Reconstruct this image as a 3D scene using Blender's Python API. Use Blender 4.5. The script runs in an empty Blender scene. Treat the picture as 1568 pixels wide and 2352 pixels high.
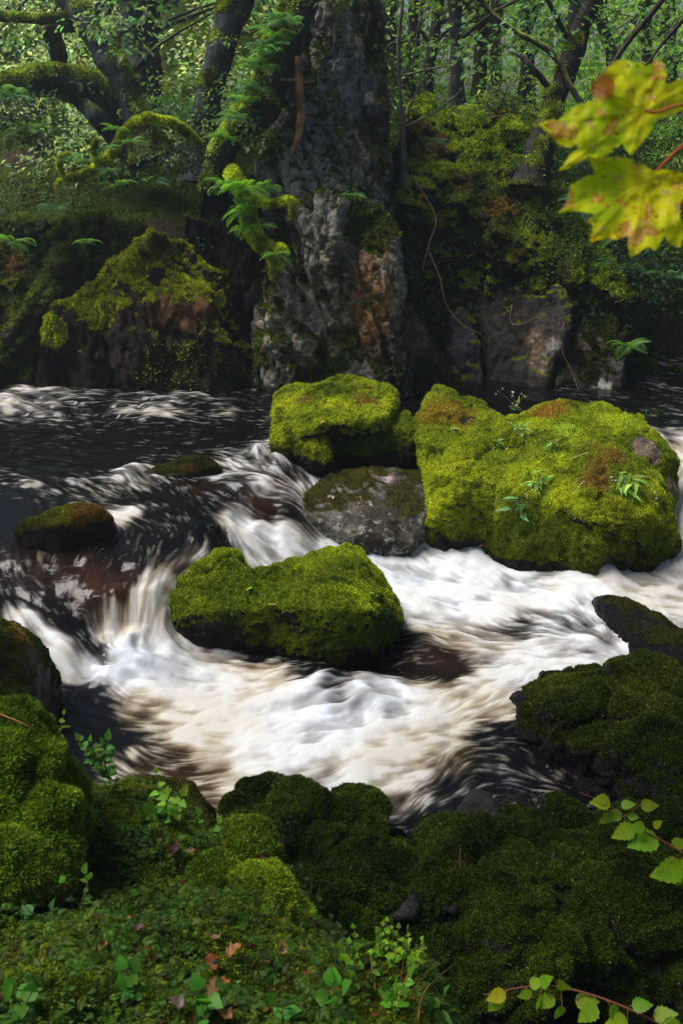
import bpy, math, random
import numpy as np
from mathutils import Vector

# ------------------------------------------------------------------ scene, camera, light
sc = bpy.context.scene
C = bpy.context.scene.collection
sc.render.engine = 'CYCLES'
sc.render.resolution_x, sc.render.resolution_y = 682, 1024
sc.cycles.use_denoising = True
sc.cycles.max_bounces = 6
sc.cycles.diffuse_bounces = 3
sc.cycles.glossy_bounces = 3
sc.cycles.transmission_bounces = 3
sc.cycles.volume_bounces = 0
sc.cycles.caustics_reflective = False
sc.cycles.caustics_refractive = False
H = 3.0                      # eye height above the lower pool
PITCH = math.radians(22)
FP = 2287.0                  # focal length in the units of the 1568 x 2352 view used for measuring
cam_d = bpy.data.cameras.new('camera'); cam = bpy.data.objects.new('camera', cam_d); C.objects.link(cam)
cam_d.sensor_fit = 'VERTICAL'; cam_d.sensor_height = 36; cam_d.lens = 35
cam_d.clip_end = 500; cam_d.clip_start = 0.05
cam.location = (0, 0, H); cam.rotation_euler = (math.radians(90) - PITCH, 0, 0)
cam_d.dof.use_dof = True; cam_d.dof.focus_distance = 6.6; cam_d.dof.aperture_fstop = 10.0
sc.camera = cam

SUN_EL, SUN_AZ = math.radians(62), math.radians(-85)     # azimuth from +Y towards +X
world = bpy.data.worlds.new('World'); sc.world = world; world.use_nodes = True
nt = world.node_tree; nt.nodes.clear()
wo = nt.nodes.new('ShaderNodeOutputWorld'); bg = nt.nodes.new('ShaderNodeBackground')
sky = nt.nodes.new('ShaderNodeTexSky'); sky.sky_type = 'NISHITA'; sky.sun_disc = False
sky.sun_elevation = SUN_EL; sky.sun_rotation = SUN_AZ
sky.dust_density = 3.0
bg.inputs['Strength'].default_value = 0.05
nt.links.new(sky.outputs[0], bg.inputs['Color']); nt.links.new(bg.outputs[0], wo.inputs['Surface'])
sun_d = bpy.data.lights.new('sun', 'SUN'); sun_d.energy = 3.2; sun_d.angle = math.radians(30)
sun_d.color = (1.0, 0.975, 0.93)
sun = bpy.data.objects.new('sun', sun_d); C.objects.link(sun)
sdir = Vector((math.cos(SUN_EL) * math.sin(SUN_AZ), math.cos(SUN_EL) * math.cos(SUN_AZ), math.sin(SUN_EL)))
sun.rotation_euler = sdir.to_track_quat('Z', 'Y').to_euler(); sun.location = (0, 4, 12)
sc.view_settings.view_transform = 'Standard'; sc.view_settings.look = 'None'
sc.view_settings.gamma = 1; sc.view_settings.exposure = 0.88

# ------------------------------------------------------------------ measuring helpers
TH = math.tan
def A(px, py, Y):
    """world point seen at (px, py) of the measuring view, at distance Y along the ground"""
    a = (px - 784) / FP; b = (1176 - py) / FP
    k = Y / (math.cos(PITCH) + b * math.sin(PITCH))
    return np.array((a * k, Y, H + k * (b * math.cos(PITCH) - math.sin(PITCH))))
def W(px, py, z):
    a = (px - 784) / FP; b = (1176 - py) / FP
    k = (z - H) / (b * math.cos(PITCH) - math.sin(PITCH))
    return np.array((a * k, k * (math.cos(PITCH) + b * math.sin(PITCH)), z))
RNG = np.random.default_rng(7)

# ------------------------------------------------------------------ noise
def _h(ix, iy, iz, s):
    n = (ix * 374761393 + iy * 668265263 + iz * 2147483647 + s * 1274126177) & 0xffffffff
    n = ((n ^ (n >> 13)) * 1274126177) & 0xffffffff
    n = n ^ (n >> 16)
    return (n & 0xffff) / 32767.5 - 1.0
def vn(p, f=1.0, s=0):
    """smooth value noise about -1..1"""
    q = np.asarray(p, dtype=np.float64) * f + 97.3
    i = np.floor(q).astype(np.int64); t = q - i; t = t * t * t * (t * (t * 6 - 15) + 10)
    r = 0
    for dx in (0, 1):
        wx = t[:, 0] if dx else 1 - t[:, 0]
        for dy in (0, 1):
            wy = t[:, 1] if dy else 1 - t[:, 1]
            for dz in (0, 1):
                wz = t[:, 2] if dz else 1 - t[:, 2]
                r = r + wx * wy * wz * _h(i[:, 0] + dx, i[:, 1] + dy, i[:, 2] + dz, s)
    return r
def fbm(p, f=1.0, o=4, s=0, g=0.5):
    r = 0; a = 1.0; tot = 0
    for k in range(o):
        r = r + a * vn(p, f * 2.03 ** k, s + k * 17); tot += a; a *= g
    return r / tot
def ss(a, b, x):
    t = np.clip((x - a) / (b - a), 0, 1); return t * t * (3 - 2 * t)

# ------------------------------------------------------------------ mesh helpers
def mesh_from(name, V, F, smooth=True):
    """V (n,3); F (m,3) or (m,4) array of faces"""
    me = bpy.data.meshes.new(name)
    V = np.ascontiguousarray(V, dtype=np.float32); F = np.ascontiguousarray(F, dtype=np.int32)
    k = F.shape[1]
    me.vertices.add(len(V)); me.vertices.foreach_set('co', V.ravel())
    me.loops.add(F.size); me.loops.foreach_set('vertex_index', F.ravel())
    me.polygons.add(len(F)); me.polygons.foreach_set('loop_start', np.arange(0, F.size, k, dtype=np.int32))
    me.polygons.foreach_set('use_smooth', np.full(len(F), smooth, dtype=bool))
    me.update(calc_edges=True)
    return me
def set_col(me, name, rgb):
    rgb = np.asarray(rgb, dtype=np.float32)
    a = me.attributes.new(name, 'FLOAT_COLOR', 'POINT')
    out = np.ones((len(me.vertices), 4), dtype=np.float32); out[:, :3] = rgb
    a.data.foreach_set('color', out.ravel())
def set_val(me, name, v):
    a = me.attributes.new(name, 'FLOAT', 'POINT')
    a.data.foreach_set('value', np.ascontiguousarray(v, dtype=np.float32))
def link(name, me, mat=None, parent=None, loc=None):
    o = bpy.data.objects.new(name, me); C.objects.link(o)
    if mat: me.materials.append(mat)
    if parent is not None: o.parent = parent
    if loc is not None: o.location = loc
    return o
def tag(o, label=None, cat=None, group=None, kind=None):
    if label: o['label'] = label
    if cat: o['category'] = cat
    if group: o['group'] = group
    if kind: o['kind'] = kind
    return o
def empty(name, loc, label, cat, group=None, rz=0.0):
    o = bpy.data.objects.new(name, None); C.objects.link(o); o.location = loc; o.rotation_euler = (0, 0, rz)
    o.empty_display_size = 0.1
    return tag(o, label, cat, group)
def arrays(me):
    n = len(me.vertices); V = np.empty(n * 3, np.float32); me.vertices.foreach_get('co', V)
    N = np.empty(n * 3, np.float32); me.vertices.foreach_get('normal', N)
    return V.reshape(-1, 3).astype(float), N.reshape(-1, 3).astype(float)
def quads(me):
    F = np.empty(len(me.loops), np.int32); me.loops.foreach_get('vertex_index', F)
    return F.reshape(-1, 4)
def grid_faces(nu, nv):
    i = np.arange(nu * nv).reshape(nu, nv)
    return np.stack([i[:-1, :-1], i[1:, :-1], i[1:, 1:], i[:-1, 1:]], -1).reshape(-1, 4)

# ------------------------------------------------------------------ materials
def nodes(name):
    m = bpy.data.materials.new(name); m.use_nodes = True
    t = m.node_tree; t.nodes.clear()
    out = t.nodes.new('ShaderNodeOutputMaterial'); b = t.nodes.new('ShaderNodeBsdfPrincipled')
    t.links.new(b.outputs[0], out.inputs['Surface'])
    return m, t, b, out
def noise_node(t, scale, detail=4, rough=0.55, coord=None, dist=0.0):
    n = t.nodes.new('ShaderNodeTexNoise'); n.inputs['Scale'].default_value = scale
    n.inputs['Detail'].default_value = detail; n.inputs['Roughness'].default_value = rough
    n.inputs['Distortion'].default_value = dist
    if coord is not None: t.links.new(coord, n.inputs['Vector'])
    return n
def ramp(t, src, p0, p1, c0=(0, 0, 0, 1), c1=(1, 1, 1, 1)):
    r = t.nodes.new('ShaderNodeValToRGB'); r.color_ramp.elements[0].position = p0; r.color_ramp.elements[1].position = p1
    r.color_ramp.elements[0].color = c0; r.color_ramp.elements[1].color = c1
    t.links.new(src, r.inputs[0]); return r
def attr(t, name):
    a = t.nodes.new('ShaderNodeAttribute'); a.attribute_name = name; return a
def mix(t, fac, a, b, mode='MIX'):
    m = t.nodes.new('ShaderNodeMix'); m.data_type = 'RGBA'; m.blend_type = mode
    for s, v in ((0, fac), (6, a), (7, b)):
        if isinstance(v, (int, float)): m.inputs[s].default_value = v
        elif isinstance(v, tuple): m.inputs[s].default_value = v + (1,) if len(v) == 3 else v
        else: t.links.new(v, m.inputs[s])
    return m.outputs[2]
def math_n(t, op, a, b=None):
    m = t.nodes.new('ShaderNodeMath'); m.operation = op
    for s, v in ((0, a), (1, b)):
        if v is None: continue
        if isinstance(v, (int, float)): m.inputs[s].default_value = v
        else: t.links.new(v, m.inputs[s])
    return m.outputs[0]

def rock_material():
    """stone coloured by 'rc', moss by 'mc', blended by 'moss'; lichen flecks by 'lich'"""
    m, t, b, out = nodes('mossy_rock')
    co = t.nodes.new('ShaderNodeTexCoord').outputs['Object']
    rc, mc, ms, li, we = attr(t, 'rc'), attr(t, 'mc'), attr(t, 'moss'), attr(t, 'lich'), attr(t, 'wet')
    n1 = noise_node(t, 9, 8, 0.65, co); n2 = noise_node(t, 55, 5, 0.7, co); n3 = noise_node(t, 150, 3, 0.7, co)
    r1 = ramp(t, n1.outputs[0], 0.3, 0.72, (0.28, 0.28, 0.3, 1), (1.8, 1.75, 1.65, 1))
    r2 = ramp(t, n2.outputs[0], 0.3, 0.7, (0.35, 0.35, 0.35, 1), (1.7, 1.7, 1.7, 1))
    stone = mix(t, 1.0, rc.outputs['Color'], r1.outputs[0], 'MULTIPLY')
    stone = mix(t, 1.0, stone, r2.outputs[0], 'MULTIPLY')
    ln = noise_node(t, 16, 7, 0.72, co, 0.6)
    lth = math_n(t, 'SUBTRACT', 0.86, math_n(t, 'MULTIPLY', li.outputs['Fac'], 0.42))
    lf = math_n(t, 'MULTIPLY', math_n(t, 'SUBTRACT', ln.outputs[0], lth), 14)
    lfc = t.nodes.new('ShaderNodeClamp'); t.links.new(lf, lfc.inputs[0])
    lcol = mix(t, n2.outputs[0], (0.16, 0.16, 0.13), (0.62, 0.62, 0.55))
    stone = mix(t, lfc.outputs[0], stone, lcol)
    # moss
    mr = ramp(t, n3.outputs[0], 0.3, 0.68, (0.15, 0.17, 0.15, 1), (1.7, 1.65, 1.3, 1))
    mcol = mix(t, 1.0, mc.outputs['Color'], mr.outputs[0], 'MULTIPLY')
    mn = math_n(t, 'ADD', ms.outputs['Fac'], math_n(t, 'MULTIPLY', math_n(t, 'SUBTRACT', n2.outputs[0], 0.5), 0.9))
    mf = ramp(t, mn, 0.42, 0.6)
    t.links.new(mix(t, mf.outputs[0], stone, mcol), b.inputs['Base Color'])
    rr = mix(t, we.outputs['Fac'], (0.65, 0.65, 0.65), (0.34, 0.34, 0.34))
    t.links.new(mix(t, mf.outputs[0], rr, (0.95, 0.95, 0.95)), b.inputs['Roughness'])
    sp = t.nodes.new('ShaderNodeMix'); sp.data_type = 'FLOAT'
    t.links.new(mf.outputs[0], sp.inputs[0]); sp.inputs[2].default_value = 0.13; sp.inputs[3].default_value = 0.05
    t.links.new(sp.outputs[0], b.inputs['Specular IOR Level'])
    bu = t.nodes.new('ShaderNodeBump'); bu.inputs['Strength'].default_value = 1.0; bu.inputs['Distance'].default_value = 0.018
    hh = math_n(t, 'ADD', math_n(t, 'MULTIPLY', n1.outputs[0], 1.4), math_n(t, 'ADD', n2.outputs[0], math_n(t, 'MULTIPLY', n3.outputs[0], 0.6)))
    t.links.new(hh, bu.inputs['Height']); t.links.new(bu.outputs[0], b.inputs['Normal'])
    return m
def leaf_material(name, rough=0.5, transl=0.35, spec=0.4):
    """colour from the mesh attribute 'col'"""
    m, t, b, out = nodes(name)
    a = attr(t, 'col')
    t.links.new(a.outputs['Color'], b.inputs['Base Color']); b.inputs['Roughness'].default_value = rough
    b.inputs['Specular IOR Level'].default_value = spec
    if transl > 0:
        tr = t.nodes.new('ShaderNodeBsdfTranslucent'); t.links.new(mix(t, 1.0, a.outputs['Color'], (1.15, 1.25, 0.6), 'MULTIPLY'), tr.inputs['Color'])
        mx = t.nodes.new('ShaderNodeMixShader'); mx.inputs[0].default_value = transl
        t.links.new(b.outputs[0], mx.inputs[1]); t.links.new(tr.outputs[0], mx.inputs[2]); t.links.new(mx.outputs[0], out.inputs['Surface'])
    return m
def bark_material():
    m, t, b, out = nodes('mossy_bark')
    co = t.nodes.new('ShaderNodeTexCoord').outputs['Object']
    a = attr(t, 'col')
    mp = t.nodes.new('ShaderNodeMapping'); mp.inputs['Scale'].default_value = (1, 1, 0.25); t.links.new(co, mp.inputs[0])
    n = noise_node(t, 30, 6, 0.7, mp.outputs[0]); n2 = noise_node(t, 9, 5, 0.7, co)
    r = ramp(t, n.outputs[0], 0.3, 0.7, (0.3, 0.3, 0.3, 1), (1.7, 1.65, 1.6, 1)); r2 = ramp(t, n2.outputs[0], 0.35, 0.65, (0.5, 0.5, 0.5, 1), (1.4, 1.4, 1.4, 1))
    t.links.new(mix(t, 1.0, mix(t, 1.0, a.outputs['Color'], r.outputs[0], 'MULTIPLY'), r2.outputs[0], 'MULTIPLY'), b.inputs['Base Color'])
    b.inputs['Roughness'].default_value = 0.85; b.inputs['Specular IOR Level'].default_value = 0.2
    bu = t.nodes.new('ShaderNodeBump'); bu.inputs['Strength'].default_value = 0.8; bu.inputs['Distance'].default_value = 0.01
    t.links.new(n.outputs[0], bu.inputs['Height']); t.links.new(bu.outputs[0], b.inputs['Normal'])
    return m
M_ROCK = rock_material(); M_MOSS = leaf_material('moss_fibres', 0.9, 0.25, 0.1); M_LEAF = leaf_material('leaf', 0.5, 0.52, 0.25)
M_BARK = bark_material(); M_STEM = leaf_material('stem', 0.7, 0.0, 0.2)

# ------------------------------------------------------------------ moss fibres
def tufts(P, N, hh, ww, col, cv=0.48, lean=0.7, seed=1, down=0.0):
    """little moss leaves standing on points P with normals N; returns mesh arrays"""
    r = np.random.default_rng(seed); n = len(P)
    hgt = hh * r.uniform(0.5, 1.3, n)[:, None]; wd = ww * r.uniform(0.6, 1.3, n)[:, None]
    d = N + lean * r.normal(size=(n, 3)) * 0.6; d[:, 2] -= down; d /= np.linalg.norm(d, axis=1)[:, None] + 1e-9
    t = np.cross(d, r.normal(size=(n, 3))); t /= np.linalg.norm(t, axis=1)[:, None] + 1e-9
    base = P - N * hgt * 0.15
    V = np.stack([base - t * wd, base + t * wd, base + d * hgt], 1).reshape(-1, 3)
    F = np.arange(3 * n).reshape(-1, 3)
    col = np.broadcast_to(np.asarray(col, float), (n, 3))
    k = np.exp(r.normal(size=(n, 1)) * cv); c = col * k
    c[:, 0] *= np.exp(r.normal(size=n) * 0.12)
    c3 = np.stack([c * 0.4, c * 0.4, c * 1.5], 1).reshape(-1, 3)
    return V, F, c3
def sample_surface(V, F, N, weight, count, r):
    """random points on quads F of (V,N), with probability area*weight(vertex)"""
    a = V[F[:, 0]]; b = V[F[:, 1]]; c = V[F[:, 2]]; dd = V[F[:, 3]]
    area = 0.5 * (np.linalg.norm(np.cross(b - a, c - a), axis=1) + np.linalg.norm(np.cross(c - a, dd - a), axis=1))
    w = area * weight[F].mean(1); cs = np.cumsum(w); tot = cs[-1]
    if tot <= 0: return np.zeros(0, int), np.zeros((0, 3)), np.zeros((0, 3)), np.zeros((0, 4))
    idx = np.minimum(np.searchsorted(cs, r.uniform(0, tot, count)), len(F) - 1)
    u = r.uniform(size=count); v = r.uniform(size=count)
    wt = np.stack([(1 - u) * (1 - v), u * (1 - v), u * v, (1 - u) * v], 1)
    f = F[idx]
    P = (V[f] * wt[:, :, None]).sum(1); NN = (N[f] * wt[:, :, None]).sum(1)
    NN /= np.linalg.norm(NN, axis=1)[:, None] + 1e-9
    return f, P, NN, wt

MOSS_A = np.array((0.20, 0.22, 0.014)); MOSS_B = np.array((0.09, 0.12, 0.010)); MOSS_BROWN = np.array((0.17, 0.10, 0.02))
def in_view(P, pad=120):
    """which points fall in or near the photograph, to spend fibres where they can be seen"""
    d = P - np.array((0, 0, H)); c, s = math.cos(PITCH), math.sin(PITCH)
    z = d[:, 1] * c - d[:, 2] * s; y = d[:, 1] * s + d[:, 2] * c
    px = 784 + FP * d[:, 0] / np.maximum(z, .05); py = 1176 - FP * y / np.maximum(z, .05)
    return (z > 0.2) & (px > -pad) & (px < 1568 + pad) & (py > -pad) & (py < 2352 + pad)

def finish_rock(name, V, F, parent_info, spec):
    """colour, moss and fibres for a displaced shape, and its object(s)"""
    label, cat, group = parent_info
    me0 = mesh_from(name, V, F); V, N = arrays(me0)
    n = len(V); seed = spec.get('seed', 1)
    nz = N[:, 2]
    nf = fbm(V, 5.0, 4, seed + 3); nl = fbm(V, 1.6, 3, seed + 5)
    lo, hi = spec.get('slope', (-0.1, 0.5))
    moss = ss(lo, hi, nz + 0.35 * nf + 0.35 * nl + spec.get('bias', 0.0))
    wl = spec.get('wl', None)
    if wl is not None: moss = moss * ss(wl + 0.0, wl + 0.11, V[:, 2] + 0.08 * nf)
    for (px, py, Y, rad, val) in spec.get('moss_spots', ()):
        c = A(px, py, Y); w = np.exp(-((V - c) ** 2).sum(1) / rad ** 2)
        w = ss(0.25, 0.7, w + 0.15 * nf); moss = moss * (1 - w) + val * w
    rc = np.broadcast_to(np.asarray(spec.get('stone', (0.05, 0.048, 0.045)), float), (n, 3)).copy()
    rc2 = np.asarray(spec.get('stone2', (0.03, 0.026, 0.022)), float)
    w = ss(-0.2, 0.3, nl + 0.5 * nf)[:, None]; rc = rc * (1 - w) + rc2 * w
    lich = np.full(n, spec.get('lichen', 0.15)) * (1 - 0.5 * moss)
    for (px, py, Y, rad, colr, lv) in spec.get('patches', ()):
        c = A(px, py, Y); rr = np.array(rad if isinstance(rad, tuple) else (rad, rad, rad), float)
        w = np.exp(-(((V - c) / rr) ** 2).sum(1)); w = ss(0.2, 0.75, w + 0.35 * nf)
        rc = rc * (1 - w[:, None]) + np.asarray(colr, float) * w[:, None]; lich = lich * (1 - w) + lv * w
    wet = np.zeros(n) + spec.get('wet', 0.3)
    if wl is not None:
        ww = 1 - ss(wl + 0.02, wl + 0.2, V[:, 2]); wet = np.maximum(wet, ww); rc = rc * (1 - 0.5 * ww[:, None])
    ma = np.asarray(spec.get('moss_a', MOSS_A)); mb = np.asarray(spec.get('moss_b', MOSS_B))
    q = ss(-0.45, 0.5, fbm(V, 2.6, 4, seed + 9))[:, None]
    mc = ma * q + mb * (1 - q)
    sp_ = ss(0.05, 0.5, fbm(V, 13.0, 3, seed + 15))[:, None]; mc = mc * (1 - sp_ * np.array((.55, .5, .5)))
    br = ss(0.22, 0.55, fbm(V, 2.0, 4, seed + 21) + spec.get('brown', -0.05))[:, None]; mc = mc * (1 - br) + MOSS_BROWN * br
    if wl is not None: mc = mc * (1 - 0.6 * (1 - ss(wl + 0.03, wl + 0.30, V[:, 2] + .08 * nf)))[:, None]  # wet moss darker by the waterline, with shade at rock bases painted in
    for (px, py, Y, rad, colr) in spec.get('moss_tints', ()):
        c = A(px, py, Y); w = np.exp(-((V - c) ** 2).sum(1) / rad ** 2); w = ss(0.2, 0.8, w + 0.25 * nf)[:, None]
        mc = mc * (1 - w) + np.asarray(colr) * w
    mats = (('rc', rc), ('mc', mc))
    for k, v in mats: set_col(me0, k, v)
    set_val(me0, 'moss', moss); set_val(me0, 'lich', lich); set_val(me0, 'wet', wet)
    org = np.array((V[:, 0].mean(), V[:, 1].mean(), V[:, 2].min()))
    cnt = spec.get('fibres', 0)
    root = None
    if cnt:
        root = empty(name, org, label, cat, group)
        # keep world coordinates in the meshes relative to the base
    me0.transform(__import__('mathutils').Matrix.Translation(-Vector(org)))
    o = link(spec.get('core', 'stone') if cnt else name, me0, M_ROCK, root)
    if not cnt:
        o.location = org; tag(o, label, cat, group)
        return o, V, F, N, moss
    r = np.random.default_rng(seed + 100)
    wgt = ss(0.35, 0.7, moss) * (0.35 + 0.65 * in_view(V)) * (N @ np.array((0, -0.5, 0.5)) > -0.55)
    f, P, NN, wt = sample_surface(V, F, N, wgt, cnt, r)
    if len(P):
        cc = (mc[f] * wt[:, :, None]).sum(1)
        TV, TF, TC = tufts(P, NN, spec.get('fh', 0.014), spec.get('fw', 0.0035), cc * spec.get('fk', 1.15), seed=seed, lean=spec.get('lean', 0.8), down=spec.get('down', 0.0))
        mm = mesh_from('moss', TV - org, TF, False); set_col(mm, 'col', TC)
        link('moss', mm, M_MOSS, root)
    return root, V, F, N, moss

def hull_shape(hulls, voxel, smooth_it=4, smooth_f=0.5):
    """union of convex hulls -> even quads"""
    import bmesh
    bm = bmesh.new()
    for pts in hulls:
        vs = [bm.verts.new(p) for p in pts]
        res = bmesh.ops.convex_hull(bm, input=vs)
        dead = [g for g in res['geom_interior'] if isinstance(g, bmesh.types.BMVert)] + [g for g in res['geom_unused'] if isinstance(g, bmesh.types.BMVert)]
        if dead: bmesh.ops.delete(bm, geom=list(set(dead)), context='VERTS')
    bmesh.ops.recalc_face_normals(bm, faces=bm.faces)
    me = bpy.data.meshes.new('tmp'); bm.to_mesh(me); bm.free()
    o = bpy.data.objects.new('tmp', me); C.objects.link(o)
    md = o.modifiers.new('r', 'REMESH'); md.mode = 'VOXEL'; md.voxel_size = voxel; md.adaptivity = 0
    if smooth_it:
        sm = o.modifiers.new('s', 'SMOOTH'); sm.factor = smooth_f; sm.iterations = smooth_it
    dg = bpy.context.evaluated_depsgraph_get(); ev = o.evaluated_get(dg)
    m2 = bpy.data.meshes.new_from_object(ev)
    V, N = arrays(m2); F = quads(m2)
    bpy.data.objects.remove(o); bpy.data.meshes.remove(me)
    return V, N, F, m2
def push(V, F, amount, m2=None):
    me = mesh_from('t', V, F); V0, N = arrays(me); bpy.data.meshes.remove(me)
    return V0 + N * amount[:, None], N
def hull(front, zb, depth=0.8, k=0.75, extra=()):
    """closed rock from its visible points: the same points pushed back and down, and its foot"""
    out = [p for p in front]
    for p in front:
        z2 = max(zb, p[2] - k * depth)
        out.append(np.array((p[0] * (1 + 0.0 * depth), p[1] + depth, z2)))
        out.append(np.array((p[0], p[1] + 0.05, zb)))
    out += [np.asarray(e, float) for e in extra]
    return out
def rock(name, label, cat, hulls, voxel=0.02, smooth_it=6, big=0.05, mid=0.02, fine=0.006, strata=0.0, sdir=(0.3, 0.1, 0.9), sf=9.0, group=None, **spec):
    V, N, F, m2 = hull_shape(hulls, voxel, smooth_it); bpy.data.meshes.remove(m2)
    s = spec.get('seed', 1)
    st_ = np.array(spec.get('stretch', (1, 1, 1)), float)
    d = big * fbm(V * st_, 2.2, 2, s) + mid * fbm(V * st_, 7, 3, s + 1)
    V, N = push(V, F, d)
    bill = 1 - np.abs(fbm(V * st_, 14, 3, s + 2)) * 2.5
    d = fine * bill + fine * 0.7 * fbm(V, 40, 2, s + 4)
    if strata:
        ax = np.asarray(sdir, float); ax /= np.linalg.norm(ax)
        q = V @ ax + 0.06 * fbm(V, 2.0, 3, s + 6)
        pts = np.stack([q * sf, 0.15 * V[:, 0] + 5, 0.15 * V[:, 1]], 1)
        st = vn(pts, 1.0, s + 7) + 0.5 * vn(pts, 2.3, s + 8)
        d = d + strata * np.sign(st) * np.abs(st) ** 0.6
    ck = spec.get('crack', 0.0)
    if ck:
        u = V @ np.array(spec.get('cdir', (0.55, 0.25, 0.8))); q = np.stack([V[:, 0] + .35 * u, V[:, 1], V[:, 2] - .25 * u], 1)
        for f, a in ((1.5, 1.0), (3.4, 0.5)):
            c = np.abs(fbm(q * st_, f, 3, s + 31)); d = d - ck * a * np.exp(-(c / 0.05) ** 2)
    V, N = push(V, F, d)
    cu = spec.get('cushion', 0.0)
    if cu:
        up = ss(-0.2, 0.5, N[:, 2]); b1 = 1 - 2.2 * np.abs(fbm(V, 9, 2, s + 41)); b2 = 1 - 2.2 * np.abs(fbm(V, 24, 2, s + 43))
        V, N = push(V, F, up * cu * (b1 + 0.45 * b2))
    return finish_rock(name, V, F, (label, cat, group), spec)

# ------------------------------------------------------------------ the river
ZU = 0.55
LIP = [(-300, 1560), (40, 1500), (180, 1470), (235, 1430), (300, 1410), (370, 1400), (470, 1330), (530, 1270), (620, 1235), (740, 1225), (860, 1190), (1000, 1150), (1300, 1200), (1540, 1190), (1900, 1150)]
LIPW = np.array([W(a, b, 0.30)[:2] for a, b in LIP])
def lip_distance(X, Y):
    """signed distance to the line of the falls, positive upstream"""
    best = np.full(X.shape, 1e9); sgn = np.ones(X.shape); cx = np.zeros(X.shape)
    for i in range(len(LIPW) - 1):
        a, b = LIPW[i], LIPW[i + 1]; d = b - a; L = d @ d
        t = np.clip(((X - a[0]) * d[0] + (Y - a[1]) * d[1]) / L, 0, 1)
        qx, qy = X - a[0] - t * d[0], Y - a[1] - t * d[1]
        dist = np.hypot(qx, qy); s = np.where(d[0] * qy - d[1] * qx > 0, 1, -1)
        m = dist < best; best = np.where(m, dist, best); sgn = np.where(m, s, sgn)
    return best * sgn
LEV = """-300,935,.6;0,935,.6;300,935,.6;600,945,.59;0,1050,.56;300,1050,.56;550,1050,.56;650,1035,.565;730,1085,.50;0,1150,.52;150,1130,.53;300,1150,.52;450,1150,.50;560,1140,.47;660,1150,.43;0,1250,.44;130,1260,.43;270,1230,.45;400,1230,.44;500,1205,.41;600,1190,.36;700,1195,.33;780,1215,.22;560,1225,.29;640,1243,.235;740,1240,.17;600,1280,.16;870,1255,.05;-100,1330,.35;100,1330,.35;200,1330,.355;300,1330,.35;390,1305,.36;480,1262,.36;20,1400,.27;60,1410,.265;150,1400,.25;230,1400,.25;290,1370,.29;350,1372,.29;370,1400,.24;120,1490,.14;200,1545,.02;180,1470,.15;235,1480,.03;300,1450,.13;350,1450,.12;300,1492,0;350,1490,0;410,1470,.02;150,1575,0;300,1560,.02;500,1550,0;700,1530,0;900,1500,0;1000,1430,0;1000,1350,.01;900,1320,.03;1000,1280,.03;1200,1300,0;1400,1400,0;1550,1400,.02;1400,1340,.03;1540,1320,.05;700,1700,0;1000,1700,0;1200,1600,0;1250,1780,-.03;300,1700,0;500,1820,0;900,1880,-.03;200,1640,0;600,2100,0;1500,2100,0;1568,1250,.15;1560,1150,.33;1550,1050,.47;1500,962,.58;1700,1000,.55;1700,1200,.25;1000,1150,.3;1300,1150,.35;1200,950,.58;900,940,.59;2000,1300,.1;-300,1600,0;-200,1500,.2"""
LEVP = np.array([W(*[float(q) for q in e.split(',')]) for e in LEV.split(';')])
def level_at(X, Y):
    P = LEVP; D = np.hypot(P[:, None, 0] - P[None, :, 0], P[:, None, 1] - P[None, :, 1])
    K = D + np.eye(len(P)) * 0.004; Q = np.c_[np.ones(len(P)), P[:, :2]]
    w = np.linalg.solve(np.block([[K, Q], [Q.T, np.zeros((3, 3))]]), np.r_[P[:, 2], 0, 0, 0])
    z = w[-3] + w[-2] * X + w[-1] * Y
    for i, p in enumerate(P): z = z + w[i] * np.sqrt((X - p[0]) ** 2 + (Y - p[1]) ** 2 + 0.0025)
    z = np.clip(z, -0.05, 0.62)
    q = np.stack([X.ravel(), Y.ravel(), np.zeros(X.size)], 1)
    steep = ss(0.08, 0.2, z) * ss(.52, .4, z)
    return z + steep * 0.05 * fbm(q, 4.5, 3, 55).reshape(X.shape)
def on_level(px, py):
    """points of the water surface seen at (px, py)"""
    px = np.atleast_1d(np.asarray(px, float)); py = np.atleast_1d(np.asarray(py, float)); z = np.full(len(px), .25)
    a = (px - 784) / FP; b = (1176 - py) / FP; cy = math.cos(PITCH) + b * math.sin(PITCH); cz = b * math.cos(PITCH) - math.sin(PITCH)
    for it in range(30):
        k = (z - H) / cz; zn = level_at(a * k, k * cy); z = z + 0.35 * (zn - z)
    k = (z - H) / cz
    return np.stack([a * k, k * cy], 1)
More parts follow.
